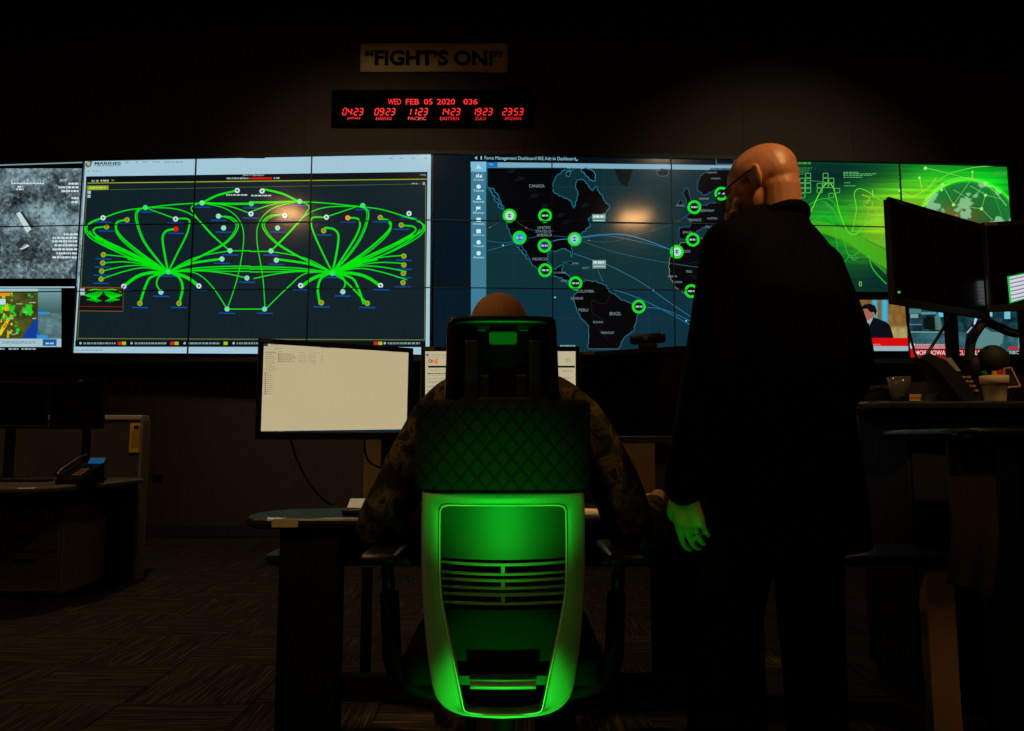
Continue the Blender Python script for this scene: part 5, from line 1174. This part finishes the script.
# ================================================================== PEOPLE
class Blob:
    def __init__(s): s.bm = new()
    def ball(s, c, r, M=None, u=18, v=12): ell(s.bm, c, (r, r, r) if not isinstance(r, (tuple, list)) else r, M, u, v)
    def limb(s, pts, rads, n=14, sub=6):
        pts = [Vector(p) for p in pts]
        S = []; RR = []
        sp_ = spline(pts, sub)
        for i in range(len(sp_)):
            t = i / sub; j = min(int(t), len(rads) - 2); RR.append(rads[j] + (rads[j + 1] - rads[j]) * (t - j)); S.append(sp_[i])
        tube(s.bm, S, RR, n); s.ball(S[0], RR[0], u=n, v=8); s.ball(S[-1], RR[-1], u=n, v=8)
    def loft(s, rings, n=32):
        """rings: (centre, rx, ry, lateral dir, forward dir, squareness)"""
        bm = s.bm; L = []
        for c, rx, ry, a, b_, e in rings:
            row = []
            for k_ in range(n):
                t = 2 * math.pi * k_ / n; cx, sx = math.cos(t), math.sin(t)
                row.append(bm.verts.new(Vector(c) + Vector(a) * rx * math.copysign(abs(cx) ** e, cx) + Vector(b_) * ry * math.copysign(abs(sx) ** e, sx)))
            L.append(row)
        fs = []
        for r0, r1 in zip(L, L[1:]):
            for k_ in range(n): fs.append(bm.faces.new((r0[k_], r0[(k_ + 1) % n], r1[(k_ + 1) % n], r1[k_])))
        fs.append(bm.faces.new(L[0][::-1])); fs.append(bm.faces.new(L[-1]))
        bmesh.ops.recalc_face_normals(bm, faces=fs)
    def mesh(s, name, voxel, smooth=4, sf=.5):
        me = bpy.data.meshes.new(name); s.bm.to_mesh(me); s.bm.free()
        o = bpy.data.objects.new('tmp', me); COL.objects.link(o)
        r_ = o.modifiers.new('r', 'REMESH'); r_.mode = 'VOXEL'; r_.voxel_size = voxel; r_.use_smooth_shade = True
        if smooth: m_ = o.modifiers.new('s', 'SMOOTH'); m_.factor = sf; m_.iterations = smooth
        bpy.context.view_layer.update()
        out = bpy.data.meshes.new_from_object(o.evaluated_get(bpy.context.evaluated_depsgraph_get()))
        bpy.data.objects.remove(o); bpy.data.meshes.remove(me)
        for p in out.polygons: p.use_smooth = True
        out.materials.clear(); return out

def hand(B, wrist, d, n, t, curl, spread=1.0, thumb_close=.5):
    """d: along the hand, n: out of the palm (fingers curl towards it), t: thumb side; returns finger joints"""
    d, n, t = Vector(d).normalized(), Vector(n).normalized(), Vector(t).normalized(); w = Vector(wrist)
    B.loft([(w, .024, .018, t, n, .8), (w + d * .03, .032, .016, t, n, .8), (w + d * .065, .040, .0145, t, n, .75), (w + d * .092, .040, .012, t, n, .75)], 20)
    J = []
    for i, (off, L) in enumerate(((.031, (.042, .026, .02)), (.0105, (.046, .029, .021)), (-.0105, (.043, .027, .02)), (-.030, (.034, .021, .018)))):
        p = w + d * (.088 - (.006 if i == 3 else 0)) + t * off; a = 0; pts = [p - d * .02, p]
        for l_, c_ in zip(L, curl[i]):
            a += R(c_); p = p + (d * math.cos(a) + n * math.sin(a) + t * off * .8 * spread).normalized() * l_; pts.append(p)
        r0 = (.0083, .0087, .0083, .0074)[i]
        B.limb(pts, [r0, r0, r0 * .94, r0 * .88, r0 * .78], 10, 3); J.append(pts)
    b0 = w + d * .028 + t * .030; b1 = b0 + (d * .75 + t * .55 + n * .3).normalized() * .036; b2 = b1 + (d * .9 + t * (.35 - .5 * thumb_close) + n * thumb_close).normalized() * .030; b3 = b2 + (d * .95 - t * .3 * thumb_close + n * thumb_close).normalized() * .024
    B.limb([w + d * .02 + t * .014, b0, b1, b2, b3], [.014, .0145, .0115, .0102, .008], 10, 3)
    return J

def head(B, c, Rm, k=1.0):
    Rm = Rm * k
    T = lambda x, y, z: Vector(c) + Rm @ Vector((x, y, z))
    B.ball(T(0, -.014, .032), (.076, .098, .084), Rm, 28, 18)            # cranium
    B.ball(T(0, -.045, .012), (.068, .062, .066), Rm, 24, 14)            # back of the skull
    B.ball(T(0, .030, -.010), (.066, .064, .088), Rm, 24, 14)            # face
    B.ball(T(0, .045, -.070), (.048, .046, .046), Rm, 20, 12)            # jaw
    B.ball(T(0, .076, -.096), (.022, .018, .018), Rm)                     # chin
    B.ball(T(0, .076, .028), (.052, .020, .014), Rm)                      # brow
    B.limb([T(0, .088, .022), T(0, .104, -.006), T(0, .112, -.026)], [.009, .011, .014], 10, 4)
    for s_ in (-1, 1):
        B.ball(T(s_ * .013, .100, -.030), .0095); B.ball(T(s_ * .040, .066, -.030), (.022, .022, .020), Rm)
        Re = Rm @ Matrix.Rotation(R(s_ * 22), 3, 'Z') @ Matrix.Rotation(R(10), 3, 'X')
        B.ball(T(s_ * .079, -.008, -.004), (.007, .019, .032), Re); B.ball(T(s_ * .084, -.016, .012), (.006, .012, .018), Re); B.ball(T(s_ * .074, -.002, -.024), (.008, .012, .014), Re)
    B.ball(T(0, .094, -.054), (.024, .012, .007), Rm); B.ball(T(0, .092, -.066), (.021, .012, .008), Rm)
    return T

def skin_mat(name, col):
    m = mat(name, col, .42, noise=.10, nscale=45, bump=.08, bscale=350)
    m.node_tree.nodes['Principled BSDF'].inputs['Subsurface Weight'].default_value = .08
    m.node_tree.nodes['Principled BSDF'].inputs['Subsurface Radius'].default_value = (.012, .005, .003)
    return m
m_skin1 = skin_mat('skin', (200, 138, 100)); m_skin2 = skin_mat('skin_tanned', (176, 128, 96))
m_suit = mat('black_suit', (2, 2, 2), .85, spec=.06, bump=.15, bscale=700)
m_eye = mat('eye_white', (225, 222, 215), .2); m_shoe = mat('black_leather', (12, 11, 11), .3)

def basis(f, u):
    f = Vector(f).normalized(); u = Vector(u); u = (u - f * u.dot(f)).normalized(); r = f.cross(u)
    return Matrix((r, f, u)).transposed()                # columns: right, forward, up

# ------------------------------------------------------------------ standing man in a dark suit
YAW = R(34); fw = Vector((-math.sin(YAW), math.cos(YAW), 0)); rt = Vector((math.cos(YAW), math.sin(YAW), 0)); UP = Vector((0, 0, 1))
TC = Vector((.672, 1.90, 0))
hc = at(762, 187.5, 1.90)
Rm = basis((-.78, .52, -.42), (.0, .12, .98))
shL = TC - rt * .165 + Vector((0, 0, 1.475)); shR = TC + rt * .195 + Vector((0, 0, 1.47))
elL = at(707, 388, 1.815); wrL = at(684, 489, 1.83); elR = at(845, 380, 2.02); wrR = TC + rt * .15 + fw * .24 + UP * 1.0
hipL = TC - rt * .10 + UP * .90; hipR = TC + rt * .10 + UP * .90
knL = at(724, 640, 1.86); anL = at(714, 790, 1.88); anL.z = .085; knR = at(812, 640, 1.93); anR = at(824, 790, 1.95); anR.z = .085
B = Blob(); T = head(B, hc, Rm, .94)
neck0 = TC + UP * 1.44 - fw * .005; nk1 = T(0, -.035, -.03)
B.limb([neck0, neck0.lerp(nk1, .55) - fw * .008, nk1], [.064, .054, .056], 18, 6)
for z_, rx, ry, off in ((0,) * 4,): pass
B.loft([(TC + UP * .86, .155, .11, rt, fw, .9), (TC + UP * .98, .165, .115, rt, fw, .9), (TC + UP * 1.12, .150, .108, rt, fw, .9), (TC + UP * 1.30, .168, .118, rt, fw, .85), (TC + UP * 1.42, .175, .100, rt, fw, .85), (TC + UP * 1.485, .11, .075, rt, fw, .9)])
for a, b_, c in ((shL, elL, wrL), (shR, elR, wrR)): B.limb([a, b_, c], [.050, .040, .026], 14, 8)
dL = (wrL - elL).normalized(); curlL = ((24, 38, 26), (30, 44, 30), (34, 48, 32), (40, 50, 34))
palmL = Vector((.93, .30, -.05)); thL = Vector((-.30, .93, 0))
hd_, hn_ = Vector((.13, -.04, -.99)), Vector((.62, .78, .05))
JL = hand(B, wrL, hd_, hn_, hn_.cross(hd_), ((20, 30, 20), (24, 34, 22), (28, 38, 24), (34, 40, 26)), spread=1.5, thumb_close=.9)
hand(B, wrR, fw - rt * .3, -rt, UP, curlL, thumb_close=.6)
for a, b_, c in ((hipL, knL, anL), (hipR, knR, anR)):
    B.limb([a, b_, c], [.080, .052, .038], 14, 8); B.limb([c - UP * .02 - fw * .03, c - UP * .045 + fw * .07, c - UP * .055 + fw * .14], [.034, .036, .026], 12, 4)
origin = Vector((TC.x, TC.y, 0))
man = obj('person', B.mesh('person', .0036, 4, .4), m_skin1, None, origin=origin)
tag(man, 'standing bald man in black suit with glasses, seen from behind', 'person')
# jacket
B = Blob()
B.loft([(TC + UP * .735 + rt * .022, .232, .165, rt, fw, .85), (TC + UP * .82 + rt * .022, .230, .160, rt, fw, .85), (TC + UP * .95 + rt * .020, .222, .152, rt, fw, .85), (TC + UP * 1.08 + rt * .012, .207, .145, rt, fw, .85), (TC + UP * 1.22, .198, .145, rt, fw, .85), (TC + UP * 1.36, .208, .140, rt, fw, .8), (TC + UP * 1.45, .190, .112, rt, fw, .8), (TC + UP * 1.525, .13, .095, rt, fw, .9), (TC + UP * 1.568 + Vector((.006, -.008, 0)), .092, .082, rt, fw, 1), (TC + UP * 1.592 + Vector((.008, -.010, 0)), .074, .068, rt, fw, 1)])
for a, b_, c in ((shL, elL, wrL), (shR, elR, wrR)): B.limb([a, b_, a.lerp(c, 0) * 0 + b_.lerp(c, .97)], [.070, .066, .050], 16, 8)
B.limb([TC + UP * 1.485 - rt * .15, TC + UP * 1.548 - rt * .06 - fw * .01, TC + UP * 1.548 + rt * .06 - fw * .01, TC + UP * 1.475 + rt * .175], [.062, .052, .054, .070], 14, 6)
jk = obj('jacket', B.mesh('jacket', .008, 4), m_suit, man)
bm = new(); cpts = [neck0 + UP * .118 + Vector((.006, -.010, 0)) + (rt * math.cos(t) * .070 + fw * math.sin(t) * .068) + UP * (.030 * (-math.sin(t))) for t in [2 * math.pi * i / 28 for i in range(29)]]
tube(bm, cpts, [.016] * 29, 10, caps=False); obj('jacket_collar', bm, m_suit, man, smooth=True)
# fold ridges down the right of the back
for x_, k_ in ((832, 0), (842, 1), (850, 2)):
    bm = new(); pts = [at(x_ - 22 + 3 * k_, 285 + k_ * 8, 1.9), at(x_ - 10, 330, 1.9), at(x_ - 2, 380, 1.9), at(x_, 430, 1.9)]
    pts = [Vector((p.x, 1.90 - .150 + (abs(p.x - .67) / .2) ** 2 * .155 + .01, p.z)) for p in pts]
B = Blob()
B.loft([(TC + UP * .78, .165, .125, rt, fw, .85), (TC + UP * .90, .175, .130, rt, fw, .85), (TC + UP * 1.02, .160, .120, rt, fw, .85)])
for a, b_, c in ((hipL, knL, anL), (hipR, knR, anR)): B.limb([a, b_, c - UP * .02], [.100, .078, .068], 16, 8)
obj('trousers', B.mesh('trousers', .009, 4), m_suit, man)
for c in (anL, anR):
    B = Blob(); B.limb([c - UP * .035 - fw * .035, c - UP * .04 + fw * .07, c - UP * .047 + fw * .165], [.047, .047, .036], 14, 5); B.ball(c + UP * .0, (.05, .055, .06), None)
    me = B.mesh('shoe', .006, 3)
    for v in me.vertices: v.co.z = max(v.co.z, .0)
    obj('shoe', me, m_shoe, man)
# glasses
gl_ = new()
for s_ in (-1, 1):
    tube(gl_, [T(s_ * .083, -.022, .010), T(s_ * .082, .0, .020), T(s_ * .078, .06, .016), T(s_ * .066, .112, .012)], .0022, 8)
    ring_ = [T(s_ * .034 + .026 * math.cos(t), .114, .002 + .019 * math.sin(t)) for t in [2 * math.pi * i / 20 for i in range(21)]]; tube(gl_, ring_, .0017, 6, caps=False)
tube(gl_, [T(-.010, .115, .008), T(.010, .115, .008)], .0017, 6)
gg = obj('glasses', gl_, m_black, man)
for s_ in (-1, 1):
    bm = new(); vv = [bm.verts.new(T(s_ * .034 + .0255 * math.cos(t), .114, .002 + .0185 * math.sin(t))) for t in [2 * math.pi * i / 20 for i in range(20)]]; bm.faces.new(vv)
    o = obj('lens', bm, m_glass, gg); o.modifiers.new('thickness', 'SOLIDIFY').thickness = .0016
    bm = new(); ell(bm, T(s_ * .031, .080, .004), (.012, .012, .012)); obj('eye', bm, m_eye, man, smooth=True)
# wedding ring on the left hand
a, b_ = JL[2][1], JL[2][2]; d_ = (b_ - a).normalized(); c = a.lerp(b_, .45); u1, u2 = frame_dirs(d_)
bm = new(); tube(bm, [c + (u1 * math.cos(t) + u2 * math.sin(t)) * .0102 for t in [2 * math.pi * i / 20 for i in range(21)]], .0019, 8, caps=False); obj('wedding_ring', bm, mat('white_gold', (235, 225, 200), .12, metal=1.0), man, smooth=True)
bm = new(); c0 = TC + UP * 0
sc_ = new(); cp2 = [neck0 + UP * .13 + (rt * math.cos(t) * .066 + fw * math.sin(t) * .066) + UP * (.022 * (-math.sin(t))) for t in [2 * math.pi * i / 28 for i in range(29)]]
bm.free(); tube(sc_, cp2, .009, 8, caps=False); obj('shirt_collar', sc_, mat('dark_shirt', (20, 18, 18), .8), man, smooth=True)

# ------------------------------------------------------------------ seated soldier
def camo():
    m = bpy.data.materials.new('camouflage'); m.use_nodes = True; nt = m.node_tree; b = nt.nodes['Principled BSDF']; b.inputs['Roughness'].default_value = .9; b.inputs['Specular IOR Level'].default_value = .15
    tc = nt.nodes.new('ShaderNodeTexCoord'); n = nt.nodes.new('ShaderNodeTexNoise'); n.inputs['Scale'].default_value = 17; n.inputs['Detail'].default_value = 3; n.inputs['Distortion'].default_value = .8
    r = nt.nodes.new('ShaderNodeValToRGB'); r.color_ramp.interpolation = 'CONSTANT'; cr = r.color_ramp
    cr.elements[0].position = 0; cr.elements[0].color = (*rgb((22, 17, 10)), 1); cr.elements[1].position = .43; cr.elements[1].color = (*rgb((50, 45, 24)), 1)
    e = cr.elements.new(.52); e.color = (*rgb((78, 62, 36)), 1); e = cr.elements.new(.62); e.color = (*rgb((34, 25, 14)), 1)
    nt.links.new(tc.outputs['Object'], n.inputs['Vector']); nt.links.new(n.outputs['Fac'], r.inputs['Fac']); nt.links.new(r.outputs['Color'], b.inputs['Base Color'])
    n2 = nt.nodes.new('ShaderNodeTexNoise'); n2.inputs['Scale'].default_value = 38; nt.links.new(tc.outputs['Object'], n2.inputs['Vector'])
    bp = nt.nodes.new('ShaderNodeBump'); bp.inputs['Strength'].default_value = .5; bp.inputs['Distance'].default_value = .01; nt.links.new(n2.outputs['Fac'], bp.inputs['Height']); nt.links.new(bp.outputs['Normal'], b.inputs['Normal'])
    return m
m_camo = camo()
X0 = -.02; rt, fw = Vector((1, 0, 0)), Vector((0, 1, 0))
hc = at(499, 338, 2.03); Rm = basis((0, 1, -.12), (0, .12, 1))
S0 = Vector((X0, 1.96, 0))
aL, aR = Vector((-.205, 1.99, 1.045)), Vector((.180, 1.99, 1.045))
eL, eR = at(383, 532, 2.06), at(638, 540, 2.06); wL = Vector((-.10, 2.44, .83)); wR = Vector((.475, 2.46, .822))
hL, hR = Vector((-.11, 1.95, .60)), Vector((.07, 1.95, .60)); kL, kR = Vector((-.17, 2.33, .575)), Vector((.13, 2.33, .575)); nL, nR = Vector((-.17, 2.36, .085)), Vector((.13, 2.36, .085))
B = Blob(); T = head(B, hc, Rm)
B.limb([S0 + UP * 1.10 + fw * .03, T(0, -.03, -.04)], [.066, .062], 18, 6)
B.loft([(S0 + UP * .55, .16, .11, rt, fw, .9), (S0 + UP * .70, .155, .11, rt, fw, .9), (S0 + UP * .90, .165, .115, rt, fw, .9), (S0 + UP * 1.05 + fw * .02, .18, .105, rt, fw, .85), (S0 + UP * 1.125 + fw * .03, .12, .08, rt, fw, .9)])
for a, b_, c in ((aL, eL, wL), (aR, eR, wR)): B.limb([a, a.lerp(b_, .5) + (a - S0 - UP * 1.045) * .06, b_, c], [.050, .044, .040, .026], 14, 6)
rel = ((14, 20, 14), (16, 22, 14), (16, 22, 14), (18, 22, 14))
hand(B, wL, (.15, 1, -.10), (0, -.1, -1), (1, 0, 0), rel); hand(B, wR, (.12, 1, -.12), (0, -.12, -1), (-1, .1, 0), rel)
for a, b_, c in ((hL, kL, nL), (hR, kR, nR)): B.limb([a, b_, c], [.085, .058, .040], 14, 8); B.limb([c - UP * .03, c + fw * .09 - UP * .05, c + fw * .15 - UP * .055], [.036, .036, .026], 12, 4)
sol_ = obj('person', B.mesh('person', .0055, 5), m_skin2, None, origin=Vector((X0, 1.96, 0)))
tag(sol_, 'seated soldier in camouflage uniform, mostly hidden behind the green-lit chair', 'person')
B = Blob()
B.loft([(S0 + UP * .56, .20, .150, rt, fw, .85), (S0 + UP * .70, .195, .150, rt, fw, .85), (S0 + UP * .90, .200, .150, rt, fw, .85), (S0 + UP * 1.04 + fw * .02, .215, .138, rt, fw, .8), (S0 + UP * 1.12 + fw * .03, .175, .105, rt, fw, .85), (S0 + UP * 1.185 + fw * .035, .09, .082, rt, fw, 1)])
B.limb([aL + UP * .01, S0 + UP * 1.125 + fw * .03 - rt * .10, S0 + UP * 1.125 + fw * .03 + rt * .10, aR + UP * .01], [.066, .062, .062, .066], 14, 6)
for a, b_, c in ((aL, eL, wL), (aR, eR, wR)): B.limb([a + UP * .0, a.lerp(b_, .5) + (a - S0 - UP * 1.045) * .06, b_, b_.lerp(c, .60), b_.lerp(c, .68)], [.072, .070, .066, .050, .046], 16, 6)
obj('uniform_jacket', B.mesh('uniform_jacket', .008, 4), m_camo, sol_)
B = Blob(); B.loft([(S0 + UP * .535, .19, .15, rt, fw, .85), (S0 + UP * .62, .19, .15, rt, fw, .85)])
for a, b_, c in ((hL, kL, nL), (hR, kR, nR)): B.limb([a, b_, c + UP * .02], [.098, .080, .062], 16, 8)
obj('uniform_trousers', B.mesh('uniform_trousers', .009, 4), m_camo, sol_)
for c in (nL, nR):
    B = Blob(); B.limb([c - UP * .035 - fw * .03, c - UP * .04 + fw * .08, c - UP * .047 + fw * .17], [.047, .048, .038], 14, 5); B.limb([c, c + UP * .10], [.05, .052], 14, 3); me = B.mesh('boot', .007, 3)
    for v in me.vertices: v.co.z = max(v.co.z, 0)
    obj('boot', me, mat('tan_boot', (120, 96, 66), .8), sol_)
B = Blob(); B.ball(T(0, -.014, .034), (.0785, .1005, .0865), Rm, 28, 18); B.ball(T(0, -.045, .012), (.0705, .0645, .0665), Rm, 24, 14)
me = B.mesh('hair', .005, 2); cut = bmesh.new(); cut.from_mesh(me)
bmesh.ops.bisect_plane(cut, geom=cut.verts[:] + cut.edges[:] + cut.faces[:], plane_co=T(0, .055, .04), plane_no=Rm @ Vector((0, 1, -.55)), clear_outer=True)
bmesh.ops.bisect_plane(cut, geom=cut.verts[:] + cut.edges[:] + cut.faces[:], plane_co=T(0, 0, -.03), plane_no=Rm @ Vector((0, 0, -1)), clear_outer=True)
obj('hair', cut, mat('short_brown_hair', (140, 96, 52), .85, noise=.25, nscale=300, bump=.6, bscale=900), sol_, smooth=True)
for s_ in (-1, 1):
    bm = new(); ell(bm, T(s_ * .031, .080, .004), (.012, .012, .012)); obj('eye', bm, m_eye, sol_, smooth=True)
